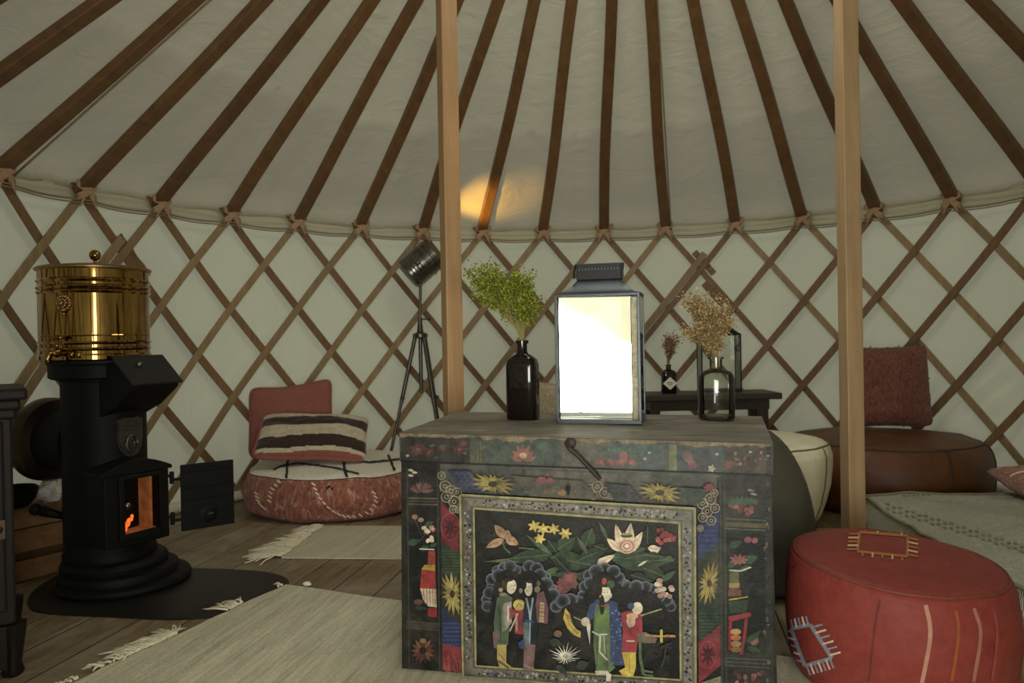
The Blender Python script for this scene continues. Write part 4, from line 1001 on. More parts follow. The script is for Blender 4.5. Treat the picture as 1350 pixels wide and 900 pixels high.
b = MB(); R = rotz(-math.radians(7.5)); cpos = LT(LWd / 2 - .009, .030, LHt / 2 + .003)
b.box(cpos, (LWd - .028, .003, LHt - .020), R); b.build('mirror_back', M['mirror'], lt)
b = MB(); b.bar(LT(LWd - .014, .014, .012), LT(LWd - .014, .014, LHt - .012), .016, .004); b.build('mirror_edge', M['boucle'], lt)

# ------------------------------------------------------------------ side table group at the back
ST = V((1.12, 4.35, 0)); sa = .02; SR = rotz(sa); SH = .535
t = thing('side_table', 'low dark wooden side table at the wall behind the clear bottle', 'table', ST)
b = MB(); b.box(ST + V((0, 0, SH - .018)), (.80, .30, .036), SR); b.build('table_top', M['dark_table'], t, bevel=.006)
b = MB(); b.box(ST + V((0, 0, SH - .065)), (.68, .22, .06), SR); b.build('apron', M['dark_table'], t, bevel=.003)
for sx in (-1, 1):
    for sy in (-1, 1):
        b = MB(); q = ST + SR @ V((sx * .32, sy * .09, 0)); b.add([q + V((ux * .017, uy * .017, 0)) for ux, uy in ((-1, -1), (1, -1), (1, 1), (-1, 1))] + [q + V((ux * .024 - sx * .012, uy * .024, SH - .036)) for ux, uy in ((-1, -1), (1, -1), (1, 1), (-1, 1))],
            [(3, 2, 1, 0), (4, 5, 6, 7), (0, 1, 5, 4), (1, 2, 6, 5), (2, 3, 7, 6), (3, 0, 4, 7)]); b.build('leg', M['dark_table'], t, bevel=.003)
PS = atd(881.5, 500, 4.33); PS.z = SH + .001
sb = dark_bottle('small_bottle', 'small dark bottle with a pale diamond label, on the side table', PS, .165, .042, 4, .9, 0)
b = MB(); q = PS + V((0, -.0395, .058)); b.prism([(0, -.037), (.041, 0), (0, .037), (-.041, 0)], 0, .001); lab = b.build('paper_label', M['label'], sb)
for v_ in lab.data.vertices: v_.co = (q.x + v_.co.x, q.y - v_.co.z, q.z + v_.co.y)
b = MB(); b.box(q + V((0, -.0016, .004)), (.034, .0006, .004)); b.box(q + V((0, -.0016, -.007)), (.022, .0006, .003)); b.build('label_print', M['black_yarn'], lab)
brown = lambda p: random.choice([K(92, 70, 54), K(112, 86, 66), K(76, 58, 46), K(122, 96, 74)])
bouquet('small_dried_bunch', 'small brown dried flower bunch in the diamond labelled bottle', 'bouquet', PS + V((0, 0, .163)),
        [(atd(884, 449, 4.33), (.055, .04, .036), 3), (atd(884, 462, 4.33), (.032, .03, .03), 1)], None, 46, 16, .0075, .0012, None, .008, colfn=brown)
PK = atd(926, 521, 4.36); PK.z = SH + .001
lantern('small_lantern', 'black framed glass lantern on the side table behind the dried flowers', PK, -.05, .225, .13, .335, .13, M['lantern_black'], False)

# ------------------------------------------------------------------ soft furnishing helpers
def cushion(name, label, c, ex, ey, en, w, h, th, mat, cat='cushion', colfn=None, pinch=.10, sag=0, seed=0, piping=None, fringe=None, n=36):
    """ex: width axis, ey: height axis, en: face normal"""
    ex, ey, en, c = V(ex).normalized(), V(ey).normalized(), V(en).normalized(), V(c)
    def f(side):
        def g(u, v):
            x, y = 2 * u - 1, 2 * v - 1
            k = max(0, (1 - abs(x) ** 3.2)) ** .55 * max(0, (1 - abs(y) ** 3.2)) ** .55
            mx_ = max(abs(x), abs(y), 1e-6); qq = ((abs(x) / mx_) ** 9 + (abs(y) / mx_) ** 9) ** (1 / 9); qq = 1 + (qq - 1) * mx_ ** 4; x /= qq; y /= qq
            px = x * (1 - pinch * (1 - abs(y) ** 2) * .6 * abs(x)); py = y * (1 - pinch * (1 - abs(x) ** 2) * abs(y))
            dz = side * th / 2 * k * (1 + .12 * fbm((x * 2 + seed, y * 2, side))) + .05 * th * fbm((x * 4 + seed, y * 4, 2)) * k
            py -= sag * (1 - x * x) * (y + 1) * .25
            bend = .006 * fbm((x * 1.4 + seed, y * 1.4, 6))
            px += .010 * fbm((x * 2.2, y * 2.2, seed + 3)); py += .012 * fbm((x * 2.2, y * 2.2, seed + 8))
            return c + ex * px * w / 2 + ey * py * h / 2 + en * (dz + bend)
        return g
    b = MB(); b.grid(f(1), n, n, col=colfn); b.grid(f(-1), n, n, col=colfn)
    return b, f
def make_cushion(name, label, *a, **k):
    b, f = cushion(name, label, *a, **k); o = b.build('cover', a[7] if len(a) > 7 else k['mat'], None, smooth=180); return o, f

def pouf_mb(c, R, H_, nside=0, rot=0, bulge=.06, seed=0, top_dome=.02, n=96, lean=(0, 0), stretch=(1, 1), prof=None, amp=.012):
    """a stuffed round (nside=0) or many-sided pouf; returns surface function"""
    c = V(c)
    prof = prof or [(0, 0), (.80, 0), (.92, .02), (.985, .12), (1.0, .3), (1.02, .5), (1.01, .72), (.985, .88), (.955, .955), (.90, .99), (.7, 1.0), (.35, 1.0), (0, 1.0)]
    pp = []
    for i in range(len(prof) - 1):
        for j in range(4): s = j / 4; pp.append((prof[i][0] * (1 - s) + prof[i + 1][0] * s, prof[i][1] * (1 - s) + prof[i + 1][1] * s))
    pp.append(prof[-1])
    def f(u, v):
        k = v * (len(pp) - 1); i = min(int(k), len(pp) - 2); s = k - i; r, z = pp[i][0] * (1 - s) + pp[i + 1][0] * s, pp[i][1] * (1 - s) + pp[i + 1][1] * s
        a = 2 * PI * u; q = 1
        if nside:
            w = 2 * PI / nside; aa = ((a - rot) % w) - w / 2; q = math.cos(w / 2) / math.cos(aa); q = .72 * q + .28; q *= 1 + bulge * math.cos(aa * nside / 2) * math.sin(PI * min(1, z)) ** .7
        rr = R * r * q * (1 + amp * 1.5 * fbm((math.cos(a) * 1.5 + seed, math.sin(a) * 1.5, z * 2)))
        zz = H_ * z + (top_dome * (1 - r * r) if v > .5 else 0) + (amp * .8 * fbm((rr * math.cos(a) * 5, rr * math.sin(a) * 5, seed)) * min(1, z * 2) if z > .2 else 0)
        x, y = rr * math.cos(a) * stretch[0], rr * math.sin(a) * stretch[1]
        zz += (lean[0] * x + lean[1] * y) * min(1, max(0, z))
        return c + V((x, y, max(zz, 0)))
    return f, len(pp) - 1

def bvh_of(mb):
    return BVHTree.FromPolygons([V(p) for p in mb.v], mb.f)
def decal_strip(mb, bvh, pts, w, mi=0, col=None, off=.0015, step=4, width_px=True, jit=0):
    """a stitched or painted line laid onto the real surface under it"""
    dense = []
    for (x0, y0), (x1, y1) in zip(pts[:-1], pts[1:]):
        n = max(1, int(math.hypot(x1 - x0, y1 - y0) / step))
        for k in range(n): dense.append((x0 + (x1 - x0) * k / n, y0 + (y1 - y0) * k / n))
    dense.append(pts[-1]); n = len(dense); L = []
    for i, (x, y) in enumerate(dense):
        xa, ya = dense[max(0, i - 1)]; xb, yb = dense[min(n - 1, i + 1)]; dx, dy = xb - xa, yb - ya; q = math.hypot(dx, dy) or 1
        row = []
        for s in (-1, -.33, .33, 1):
            d = ray(x - dy / q * w / 2 * s + random.uniform(-jit, jit), y + dx / q * w / 2 * s + random.uniform(-jit, jit)).normalized(); h = bvh.ray_cast(CAM, d)
            row.append(h[0] + h[1] * (off if h[1].dot(d) < 0 else -off) if h[0] else None)
        L.append(row if all(p is not None for p in row) else None)
    for a, b2 in zip(L[:-1], L[1:]):
        if a and b2: mb.add(a + b2, [(0, 1, 5, 4), (1, 2, 6, 5), (2, 3, 7, 6)], mi, col)

# ------------------------------------------------------------------ red pouf
RP = V((.955, 1.87, .0125))
f, nv = pouf_mb(RP, .260, .296, 0, 0, 0, 3, .010, lean=(-.05, .06), amp=.006)
b = MB(); REDC = K(84, 33, 28); b.grid(f, 96, nv, True, 0, REDC)
bv = bvh_of(b)
def ring_px(n0, n1): pass
# seams: rim and side seam as raised cords
def on_pouf(f, u, v, off=.002): return f(u, v)
rim = [f(k / 96, (8.6 * 4) / nv) for k in range(97)]; b.tube(rim, .0042, 6, 0, K(72, 38, 26))
ORG, PALE, LBL = K(112, 74, 38), K(116, 84, 70), K(92, 96, 104)
S4 = lambda x, y: (1000 + x / 3.6, 650 + y / 3.6)
def sq_motif(corners, w, col, teeth, tl, tcols):
    n = len(corners)
    for i in range(n): decal_strip(b, bv, [corners[i], corners[(i + 1) % n]], w, 0, col, .0016)
    cxm = sum(p[0] for p in corners) / n; cym = sum(p[1] for p in corners) / n
    for i in range(n):
        (x0, y0), (x1, y1) = corners[i], corners[(i + 1) % n]; k_ = teeth[i]; nx, ny = tl[i]
        for k in range(k_):
            s = (k + .5) / k_; x, y = x0 + (x1 - x0) * s, y0 + (y1 - y0) * s
            decal_strip(b, bv, [(x, y), (x + nx, y + ny)], 2.6, 0, tcols[k % len(tcols)], .002, 2)
sq_motif([S4(480, 186), S4(708, 204), S4(706, 302), S4(470, 278)], 3.4, ORG, [4, 5, 5, 5], [(0, -3), (14, 3), (0, 6), (-14, 0)], [ORG, K(140, 118, 96)])
sq_motif([S4(158, 642), S4(248, 622), S4(350, 780), S4(222, 818)], 5, LBL, [5, 6, 7, 5], [(-3, -12), (14, -4), (5, 13), (-9, -3)], [LBL, K(146, 132, 118)])
for i, (pts, w, c) in enumerate([([(792, 530), (812, 620), (812, 700), (795, 800), (775, 898)], 5.6, PALE), ([(935, 555), (948, 640), (940, 740), (915, 890)], 4.6, K(98, 50, 26)), ([(1020, 545), (1050, 640), (1045, 740), (1018, 895)], 4.8, K(106, 70, 59)), ([(1115, 560), (1130, 660), (1118, 800), (1105, 890)], 3.4, K(96, 46, 40))]):
    decal_strip(b, bv, [S4(p.x, p.y) for p in smooth_open([V((x, y, 0)) for x, y in pts], 6)], w, 0, c, .0014, 6)
decal_strip(b, bv, [S4(*p) for p in [(578, 505), (556, 600), (540, 740), (524, 890)]], 2.4, 0, K(60, 26, 22), .0014, 6)
decal_strip(b, bv, [S4(*p) for p in [(185, 340), (150, 360), (135, 420)]], 2.4, 0, K(60, 26, 22), .0014, 4)
o = b.build('cover', M['red_paint'], None, smooth=60, weld=False)
o.name = 'red_pouf'; tag(o, 'red leather pouf with embroidered squares, on the rug beside the painted chest', 'pouf')

# ------------------------------------------------------------------ charcoal and ivory poufs
def leather_pouf(name, label, c, R, H_, nside, rot, mat, seam, panels, seed, prof=None, dome=.015, stretch=(1, 1), rimv=8.6, bulge=.06, lean=(0, 0)):
    t = thing(name, label, 'pouf', c)
    f, nv = pouf_mb(c, R, H_, nside, rot, bulge, seed, dome, prof=prof, stretch=stretch, lean=lean, amp=.008)
    b = MB(); b.grid(f, 120, nv, True); b.build('cover', mat, t, smooth=180)
    b = MB(); b.tube([f(k / 120, rimv * 4 / nv) for k in range(121)], .005, 6)
    for k in range(panels):
        u = (rot / (2 * PI) + k / panels) % 1; b.tube([f(u, (2 + (rimv - 2) * s / 14) * 4 / nv) for s in range(15)], .0042, 6)
    b.build('piping', seam, t, smooth=180)
    return t
bag_prof = [(0, 0), (.9, 0), (.98, .03), (1.0, .10), (1.0, .25), (.97, .42), (.90, .60), (.78, .76), (.62, .89), (.44, .965), (.2, 1.0), (.1, 1.0), (0, 1.0)]
leather_pouf('charcoal_beanbag', 'dark charcoal rounded beanbag squeezed between painted chest and ivory pouf', V((.79, 2.66, .0125)), .265, .535, 0, .7, M['grey_leather'], M['grey_leather'], 6, 5, bag_prof, 0, rimv=9.4)
wp = [(0, 0), (.70, 0), (.80, .03), (.90, .14), (.97, .3), (1.03, .5), (1.06, .72), (1.06, .86), (1.02, .95), (.93, .99), (.7, 1.0), (.35, 1.0), (0, 1.0)]
leather_pouf('ivory_pouf', 'ivory leather pouf with dark piping, behind the charcoal beanbag', V((1.09, 3.42, .0115)), .325, .385, 0, .25, M['white_leather'], M['seam_white'], 6, 8, wp, .02, rimv=8.2)
leather_pouf('brown_pouf', 'wide dark brown leather pouf with stitched panels, rose cushion standing on it', V((1.90, 3.84, 0)), .485, .325, 8, .15, M['tan_leather'], M['seam'], 8, 2, None, .03, rimv=8.5)

# rose cushion on the brown pouf
c0 = atd(1170, 509, 4.03); 
t = thing('rose_cushion', 'dusty rose square cushion standing on the brown leather pouf', 'cushion', c0 - V((0, 0, .22)))
cb, cf = cushion('x', '', c0, (1, -.30, .02), (.03, .18, 1), (-.25, -1, .2), .42, .45, .15, None, seed=4, pinch=.06)
bb = bvh_of(cb); cb.build('cover', M['rose_pile'], t, smooth=180)
b = MB()
for k in range(90):                        # shaggy loose ends along the edges
    s = random.random(); e = random.choice(['l', 'r', 't', 'b']); u, v = {'l': (0, s), 'r': (1, s), 't': (s, 1), 'b': (s, 0)}[e]
    p = cf(1)(u, v); b.tube([p, p + V((random.gauss(0, .006), random.gauss(0, .004), random.gauss(0, .006)))], .0028, 4)
for k in range(7):
    x = 1186 + k * 4.2; 
    for j in range(22): decal_strip(b, bb, [(x + random.uniform(-1, 1), 466 + j * 4.4), (x + random.uniform(-1, 1), 468.5 + j * 4.4)], 1.5, 0, None, .004, 2)
tag(b.build('pile_tufts', M['rose_pile'], t), kind='stuff')

# ------------------------------------------------------------------ knit mattress and its rag cushion
MR = rotz(-math.radians(6)); MO = V((1.515, 3.30, 0)); MW, ML, MH = 1.02, 1.32, .155
t = thing('floor_mattress', 'beige cable knit floor mattress lying behind the red pouf', 'mattress', MO + MR @ V((MW / 2, -ML / 2, 0)))
def mat_fn(u, v):
    # wrap profile across v: bottom edge, side, top
    per = 2 * (MW + ML); s = u * per
    def corner(q): return q
    if s < MW: x, y = s, 0
    elif s < MW + ML: x, y = MW, -(s - MW)
    elif s < 2 * MW + ML: x, y = MW - (s - MW - ML), -ML
    else: x, y = 0, -ML + (s - 2 * MW - ML)
    cx, cy = MW / 2, -ML / 2; k = 1; z = 0
    dx, dy = x - cx, y - cy
    rd = min(1, .985 + .0 * s)
    if v < .4: q = v / .4; z = MH * q; k = 1 - .015 * (1 - math.sin(PI * q)) 
    else: q = (v - .4) / .6; k = 1 - q; z = MH + .018 * (1 - (1 - q) ** 2) 
    cd_ = min(abs(abs(dx) - MW / 2), 9) + min(abs(abs(dy) - ML / 2), 9)
    rr = 1 - .03 * math.exp(-cd_ * 14)
    p = MR @ V((cx + dx * k * rr, cy + dy * k * rr, z)) + MO
    p += V((.012 * fbm((p.x * 3, p.y * 3, z * 5)), .012 * fbm((p.x * 3, p.y * 3, z * 5 + 9)), (.014 * fbm((p.x * 4, p.y * 4, 3)) if v > .35 else 0)))
    return V((p.x, p.y, max(.004, p.z)))
b = MB(); b.grid(mat_fn, 220, 40, True); mbv = bvh_of(b); b.build('cover', M['knit'], t, smooth=180)
b = MB(); b.tube([mat_fn(k / 220, .4) + V((0, 0, .002)) for k in range(221)], .006, 6); b.build('edge_piping', M['knit_dark'], t, smooth=180)
b = MB()
for row in range(2):
    for k in range(24):
        x = 1168 + k * 8.4; y = 670 - row * 6 + k * 2.6 + (k % 2) * 2
        decal_strip(b, mbv, [(x, y), (x + 4.6, y + 1.2)], 2.6, 0, None, .003, 3)
for k in range(26):
    x = 1190 + k * 6.4; y = 654 - k * .35; decal_strip(b, mbv, [(x, y), (x + 3.4, y + .3)], 1.6, 0, None, .003, 3)
tag(b.build('knit_dashes', M['knit_dark'], t, fix=False), kind='stuff')
c1 = flr(1368, 645, .20)
t = thing('rag_cushion', 'red and cream striped rag cushion lying on the knit mattress', 'cushion', V((c1.x, c1.y, .16)))
cb, cf = cushion('x', '', V((c1.x + .12, c1.y - .04, .222)), (1, -.16, -.02), (.12, 1, .1), (0, -.1, 1), .52, .42, .12, None, seed=11)
bb = bvh_of(cb); cb.build('cover', M['stripe_red'], t, smooth=180)
b = MB()
for k in range(22):
    u0 = random.random() * .8; v0 = random.random() * .8; g = cf(1)
    b.tube([g(u0 + .03 * s, v0 + .02 * math.sin(s)) + V((0, 0, .003)) for s in range(6)], .004, 5)
tag(b.build('rag_strands', M['pale_yarn'], t, smooth=180), kind='stuff')

# beige cushion behind the chest
c2 = atd(752, 540, 4.42)
t = thing('beige_cushion', 'beige bouclé cushion propped on the floor behind the dark bottle and lantern', 'cushion', V((c2.x, c2.y, 0)))
cb, cf = cushion('x', '', V((c2.x, 4.45, .315)), (1, 0, 0), (0, .12, 1), (0, -1, .12), .46, .60, .2, None, seed=21); cb.build('cover', M['boucle'], t, smooth=180)
b = MB(); b.tube([cf(1)(s, 1) for s in [k / 20 for k in range(21)]] + [cf(1)(1, 1 - s) for s in [k / 20 for k in range(21)]], .005, 6); b.build('piping', M['boucle'], t, smooth=180)

# ------------------------------------------------------------------ pink pouf with its two cushions
PP = V((-.935, 3.985, .001)); PH = .222
t = thing('pink_pouf', 'low pink woven pouf with black lined cream top, on the floor before the trellis', 'pouf', PP)
f, nv = pouf_mb(PP, .472, PH, 8, .55, .05, 6, .02, amp=.012, stretch=(1.04, .98))
i0 = int(nv * .66)
b = MB(); b.grid(lambda u, v: f(u, v * i0 / nv), 120, i0, True); bvs = bvh_of(b); side = b.build('side', M['pink_side'], t, smooth=180)
b = MB(); b.grid(lambda u, v: f(u, (i0 + v * (nv - i0)) / nv) + V((0, 0, .004)), 120, nv - i0, True); bvt = bvh_of(b); b.build('top', M['shag'], t, smooth=180)
b = MB()
Z3 = lambda x, y: (300 + x / 3, 460 + y / 3)
for pts, w in (([(240, 425), (236, 470), (234, 512)], 3.2), ([(182, 480), (205, 466), (275, 452), (340, 460), (420, 470), (520, 496)], 2.2), ([(455, 418), (462, 470), (478, 528)], 3.6), ([(400, 425), (470, 440), (560, 450), (640, 442), (680, 436)], 2.2), ([(635, 420), (650, 455), (668, 500)], 3.2)):
    decal_strip(b, bvt, [Z3(*p) for p in pts], w, 0, None, .004, 3, jit=.5)
for x, y in ((392, 545), (400, 540), (412, 548)): decal_strip(b, bvs, [Z3(x, y), Z3(x + 3, y + 10)], 3, 0, None, .004, 2)
tag(b.build('black_yarn_lines', M['black_yarn'], t, fix=False), kind='stuff')
b = MB()
for pts in ([(340, 535), (360, 580), (400, 625), (450, 655), (500, 660), (560, 640), (585, 600), (575, 560)], [(115, 570), (125, 605), (150, 630)], [(205, 525), (175, 560), (168, 600)]):
    P2 = smooth_open([V((x, y, 0)) for x, y in pts], 5)
    for i, q in enumerate(P2):
        if i % 2 == 0: x, y = Z3(q.x, q.y); decal_strip(b, bvs, [(x - 2.4, y - 1.6), (x + 2.6, y + 1.8)], 1.9, 0, None, .004, 2)
tag(b.build('pale_stitches', M['pale_yarn'], t, fix=False), kind='stuff')
# dusky pink cushion at the back
ca = atd(384, 550, 4.17)
t = thing('pink_cushion', 'dusky pink cushion standing at the back of the pink pouf', 'cushion', ca - V((0, 0, .20)))
cb, cf = cushion('x', '', ca, (1, .32, .10), (-.06, .25, 1), (.25, -1, .25), .45, .40, .11, None, seed=31, pinch=.05, sag=.16)
cb.build('cover', M['pink_velvet'], t, smooth=180)
b = MB(); b.tube([cf(1)(s, 1) for s in [k / 20 for k in range(21)]] + [cf(1)(1, 1 - s) for s in [k / 20 for k in range(1, 21)]] + [cf(1)(1 - s, 0) for s in [k / 20 for k in range(1, 21)]] + [cf(1)(0, s) for s in [k / 20 for k in range(1, 21)]], .006, 6); b.build('piping', M['pink_velvet'], t, smooth=180)
# striped cushion lying in front
cc = atd(413, 575, 3.93)
def stripe(u, v):
    w = v + .02 * math.sin(u * 7)
    for a, b2 in ((.14, .36), (.60, .80)):
        if a < w < b2: return K(34, 25, 18)
    return K(128, 118, 100) if w > .07 else K(92, 54, 45)
t = thing('striped_cushion', 'dark brown and beige striped cushion lying on the pink pouf', 'cushion', cc - V((0, 0, .05)))
cb, cf = cushion('x', '', cc, (1, .10, -.05), (-.10, .84, .54), (.02, -.54, .84), .57, .37, .11, None, colfn=stripe, seed=41, pinch=.05, n=60)
cb.build('cover', M['stripes'], t, smooth=180)
b = MB(); g = cf(1)
b.tube([g(0, s) for s in [k / 24 for k in range(25)]] + [g(s, 0) for s in [k / 24 for k in range(1, 25)]][:0], .010, 7)
b.tube([g(s, 0) for s in [k / 24 for k in range(25)]], .011, 7)
b.build('pink_edge', M['pink_velvet'], t, smooth=180)['label'] = 'pink edging'

# ------------------------------------------------------------------ rugs
def rug(name, label, c0, ux, L, W, mat, z=.004, fringes=(), seed=0):
    ux = V(ux).normalized(); uy = V((-ux.y, ux.x, 0)); c0 = V(c0)
    t = thing(name, label, 'rug', c0)
    def f(u, v, top=1):
        e = .016 * fbm((u * 4, v * 5 + seed, 1)); p = c0 + ux * (u * L + (e if u < .02 else 0)) - uy * (v * W + e * .7 * (1 if v < .02 else 0))
        return V((p.x, p.y, z + (.005 + .0018 * fbm((p.x * 5, p.y * 5, seed))) * top))
    b = MB(); nu, nv_ = 110, 60; b.grid(lambda u, v: f(u, v), nu, nv_)
    edge = [(k / nu, 0) for k in range(nu)] + [(1, k / nv_) for k in range(nv_)] + [(1 - k / nu, 1) for k in range(nu)] + [(0, 1 - k / nv_) for k in range(nv_ + 1)]
    vs = [f(*e) for e in edge] + [V((q.x, q.y, .002)) for q in [f(*e) for e in edge]]; n = len(edge)
    b.add(vs, [(i, i + 1, n + i + 1, n + i) for i in range(n - 1)]); b.build('pile', mat, t, smooth=60)
    b = MB()
    for (v0, v1, num, ln, mess) in fringes:
        for k in range(num):
            v = v0 + (v1 - v0) * random.random(); p = f(0, v); dirn = (-ux + uy * random.gauss(0, mess)).normalized(); l = ln * random.uniform(.5, 1.15); sd = dirn.cross(V((0, 0, 1))); cu = random.gauss(0, mess * .5)
            pts = [p + dirn * l * s + sd * cu * l * s * s + V((0, 0, max(-.004, .004 + .010 * math.sin(PI * s) * random.random() - .006 * s))) for s in [q / 5 for q in range(6)]]
            b.tube(pts, [.0034, .0036, .0034, .0034, .003, .002], 5)
    tag(b.build('fringe', M['fringe'], t, smooth=180), kind='stuff')
    return t
r1c = flr(377, 769, .011); r1e = flr(100, 897, .011)
ry = (r1c - r1e); ry.z = 0; ux1 = V((ry.y, -ry.x, 0)).normalized()
rug('cream_rug', 'large cream woven rug with tasselled edge, under the chest by the stove', V((r1c.x, r1c.y, 0)), ux1, 2.75, 1.5, M['rug'], .004,
    [(.01, .03, 3, .05, .6), (.13, .20, 16, .08, .7), (.32, .43, 90, .085, .75), (.44, .60, 22, .05, .6), (.62, .95, 34, .09, .6)], 3)
r2c = flr(398, 697, .011)
rug('far_rug', 'flat beige rug with frayed fringe, running behind the chest from the pink pouf', V((-.90, 3.50, 0)), (.992, -.09, 0), 2.35, .50, M['rug_far'], .003,
    [(0, .45, 80, .10, .6), (.45, 1, 120, .15, .5)], 8)

# ------------------------------------------------------------------ stove, boiler, hearth plate
SX, SY = -1.505, 2.75
FD = V((.82, -.57, 0)).normalized(); FS = V((.57, .82, 0)).normalized()      # firebox facing, and along its face
FA = math.atan2(FD.y, FD.x)
plate_px = [(40, 800), (70, 807), (150, 811), (220, 814), (282, 811), (335, 801), (368, 786), (381, 768), (372, 758), (345, 752), (300, 749), (240, 747), (200, 741), (150, 733), (105, 744), (66, 762), (40, 782)]
pts = smooth_closed([flr(x, y, .008) for x, y in plate_px], 5)
b = MB(); b.prism([(p.x, p.y) for p in pts], .0, .0055)
tag(b.build('hearth_plate', M['plate']), 'thin black steel hearth plate with a rounded lobe under the stove', 'hearth plate')
stove = thing('wood_stove', 'tall black cast iron wood stove with its small door open, beside the dark cabinet', 'stove', (SX, SY, .008))
b = MB(); BX = V((.066, -.012, 0))
for (k, pr) in ((1.0, [(0, .009), (.222, .009), (.226, .02), (.22, .032), (.205, .038), (0, .038)]), (.72, [(0, .036), (.198, .036), (.2, .052), (.194, .064), (.18, .07), (0, .07)]),
                (.42, [(0, .068), (.176, .068), (.179, .086), (.172, .1), (.162, .106), (0, .106)]), (.15, [(0, .104), (.154, .104), (.157, .122), (.15, .138), (.145, .15), (.142, .168), (0, .168)])):
    b.lathe(pr, 64, V((SX, SY, 0)) + BX * k, cap=False)
b.build('base', M['black_iron'], stove, smooth=35)
b = MB(); b.lathe([(0.1400, .165), (0.1400, .745), (0.1444, .75), (0.1444, .765), (0.1400, .77)], 64, (SX - .004, SY, 0), cap=False); b.build('column', M['black_iron'], stove, smooth=35)
b = MB(); b.lathe([(0.0000, .755), (0.1619, .755), (0.1733, .762), (0.1733, .805), (0.1794, .812), (0.1794, .822), (0.0000, .822)], 64, (SX - .008, SY, 0), cap=False); b.build('top_collar', M['black_iron'], stove, smooth=35)
# sloping loading chute at the top
CHD = V((.90, -.43, 0)).normalized(); CHS = V((.43, .90, 0)).normalized(); S0 = V((SX, SY, 0))
def CP(a, s, z): return S0 + CHD * a + CHS * s + V((0, 0, z))
b = MB(); hw = .095
sec = [(.05, .815), (.190, .815), (.275, .735), (.27, .72), (.18, .655), (.05, .60)]
vs = [CP(a, -hw, z) for a, z in sec] + [CP(a, hw, z) for a, z in sec]; n = len(sec)
b.add(vs, [tuple(range(n)), tuple(range(n, 2 * n))[::-1]] + [(i, (i + 1) % n, n + (i + 1) % n, n + i) for i in range(n)]); ch = b.build('loading_chute', M['black_iron'], stove, bevel=.004)
b = MB(); vs = [CP(.178, -hw - .008, .834), CP(.285, -hw - .008, .736), CP(.285, hw + .008, .736), CP(.178, hw + .008, .834)]; nrm = (vs[1] - vs[0]).cross(vs[3] - vs[0]).normalized(); nrm = nrm if nrm.z > 0 else -nrm
b.hexa([p - nrm * .004 for p in vs], [p + nrm * .006 for p in vs]); b.build('chute_lid', M['iron_satin'], ch, bevel=.003)
b = MB(); q = CP(.225, -.03, .805); b.ball(q, .011); b.tube([q, q - V((0, 0, .03))], .005, 8); b.build('lid_knob', M['silver'], ch, smooth=180)
# shield badge
b = MB()
def shield(s): return [(-s, s * 1.05), (-s * .5, s * 1.2), (0, s * 1.15), (s * .5, s * 1.2), (s, s * 1.05), (s, -s * .3), (s * .85, -s * 1.0), (s * .45, -s * 1.5), (0, -s * 1.65), (-s * .45, -s * 1.5), (-s * .85, -s * 1.0), (-s, -s * .3)]
def on_col(x, z, r): a = FA + .12 + x / .14; return V((SX + r * math.cos(a), SY + r * math.sin(a), z))
for (sz, r0, r1) in ((.050, .138, .147), (.043, .146, .150)):
    sh = shield(sz); n = len(sh)
    b.add([on_col(x, .555 + z, r0) for x, z in sh] + [on_col(x, .555 + z, r1) for x, z in sh], [tuple(range(n))[::-1], tuple(range(n, 2 * n))] + [(i, (i + 1) % n, n + (i + 1) % n, n + i) for i in range(n)])
for k in range(3): b.tube([on_col(-.03 + .06 * s, .598 - k * .014, .151) for s in [j / 8 for j in range(9)]], .0025, 5)
b.tube([on_col(.020 * math.cos(a), .52 + .030 * math.sin(a), .151) for a in [2 * PI * k / 20 for k in range(21)]], .0028, 5)
b.tube([on_col(.008 * math.cos(a), .52 + .018 * math.sin(a), .151) for a in [2 * PI * k / 12 for k in range(13)]], .0025, 5)
b.build('shield_badge', M['pewter'], stove, smooth=40)
# firebox: projecting frame with opening
FC = S0 + FD * .168
def FP(s, d, z): return FC + FS * s + FD * d + V((0, 0, z))
b = MB(); w, zb, zt, dep = .115, .175, .435, .045
ow0, ow1, oz0, oz1 = -.052, .075, .215, .405
def ring_box(b, d0, d1, a0, a1, z0, z1, i0, i1, iz0, iz1):
    for (s0, s1, q0, q1) in ((a0, i0, z0, z1), (i1, a1, z0, z1), (i0, i1, z0, iz0), (i0, i1, iz1, z1)):
        b.hexa([FP(s0, d0, q0), FP(s1, d0, q0), FP(s1, d1, q0), FP(s0, d1, q0)], [FP(s0, d0, q1), FP(s1, d0, q1), FP(s1, d1, q1), FP(s0, d1, q1)])
ring_box(b, -.09, dep, -w, w, zb, zt, ow0, ow1, oz0, oz1); ring_box(b, dep, dep + .010, -.07, .095, .195, .42, ow0, ow1, oz0, oz1)
# arched hood moulding
arch = [(-w - .012 + (2 * w + .024) * k / 12, zt + .038 * math.sin(PI * k / 12)) for k in range(13)]
vs = [FP(s, -.08, z) for s, z in arch] + [FP(s, dep + .006, z) for s, z in arch] + [FP(arch[0][0], -.08, zt - .012), FP(arch[-1][0], -.08, zt - .012), FP(arch[0][0], dep + .006, zt - .012), FP(arch[-1][0], dep + .006, zt - .012)]
b.add(vs, [(i, i + 1, 14 + i, 13 + i) for i in range(12)] + [tuple(range(13, 26)) + (29, 28), tuple(range(12, -1, -1)) + (26, 27), (26, 28, 29, 27), (0, 13, 28, 26), (12, 27, 29, 25)])
b.build('door_frame', M['black_iron'], stove, bevel=.003)
s = NT('firebrick_glow'); nn = s.noise(s.coord(), 14, 4); s.base(s.ramp(nn, [(.3, (.12, .045, .018, 1)), (.7, (.42, .16, .06, 1))])); s.rough(.9)
s.b.inputs['Emission Color'].default_value = (1, .25, .05, 1); s.link(s.math('MULTIPLY', nn, .14), s.b.inputs['Emission Strength']); M['firebrick'] = s.m
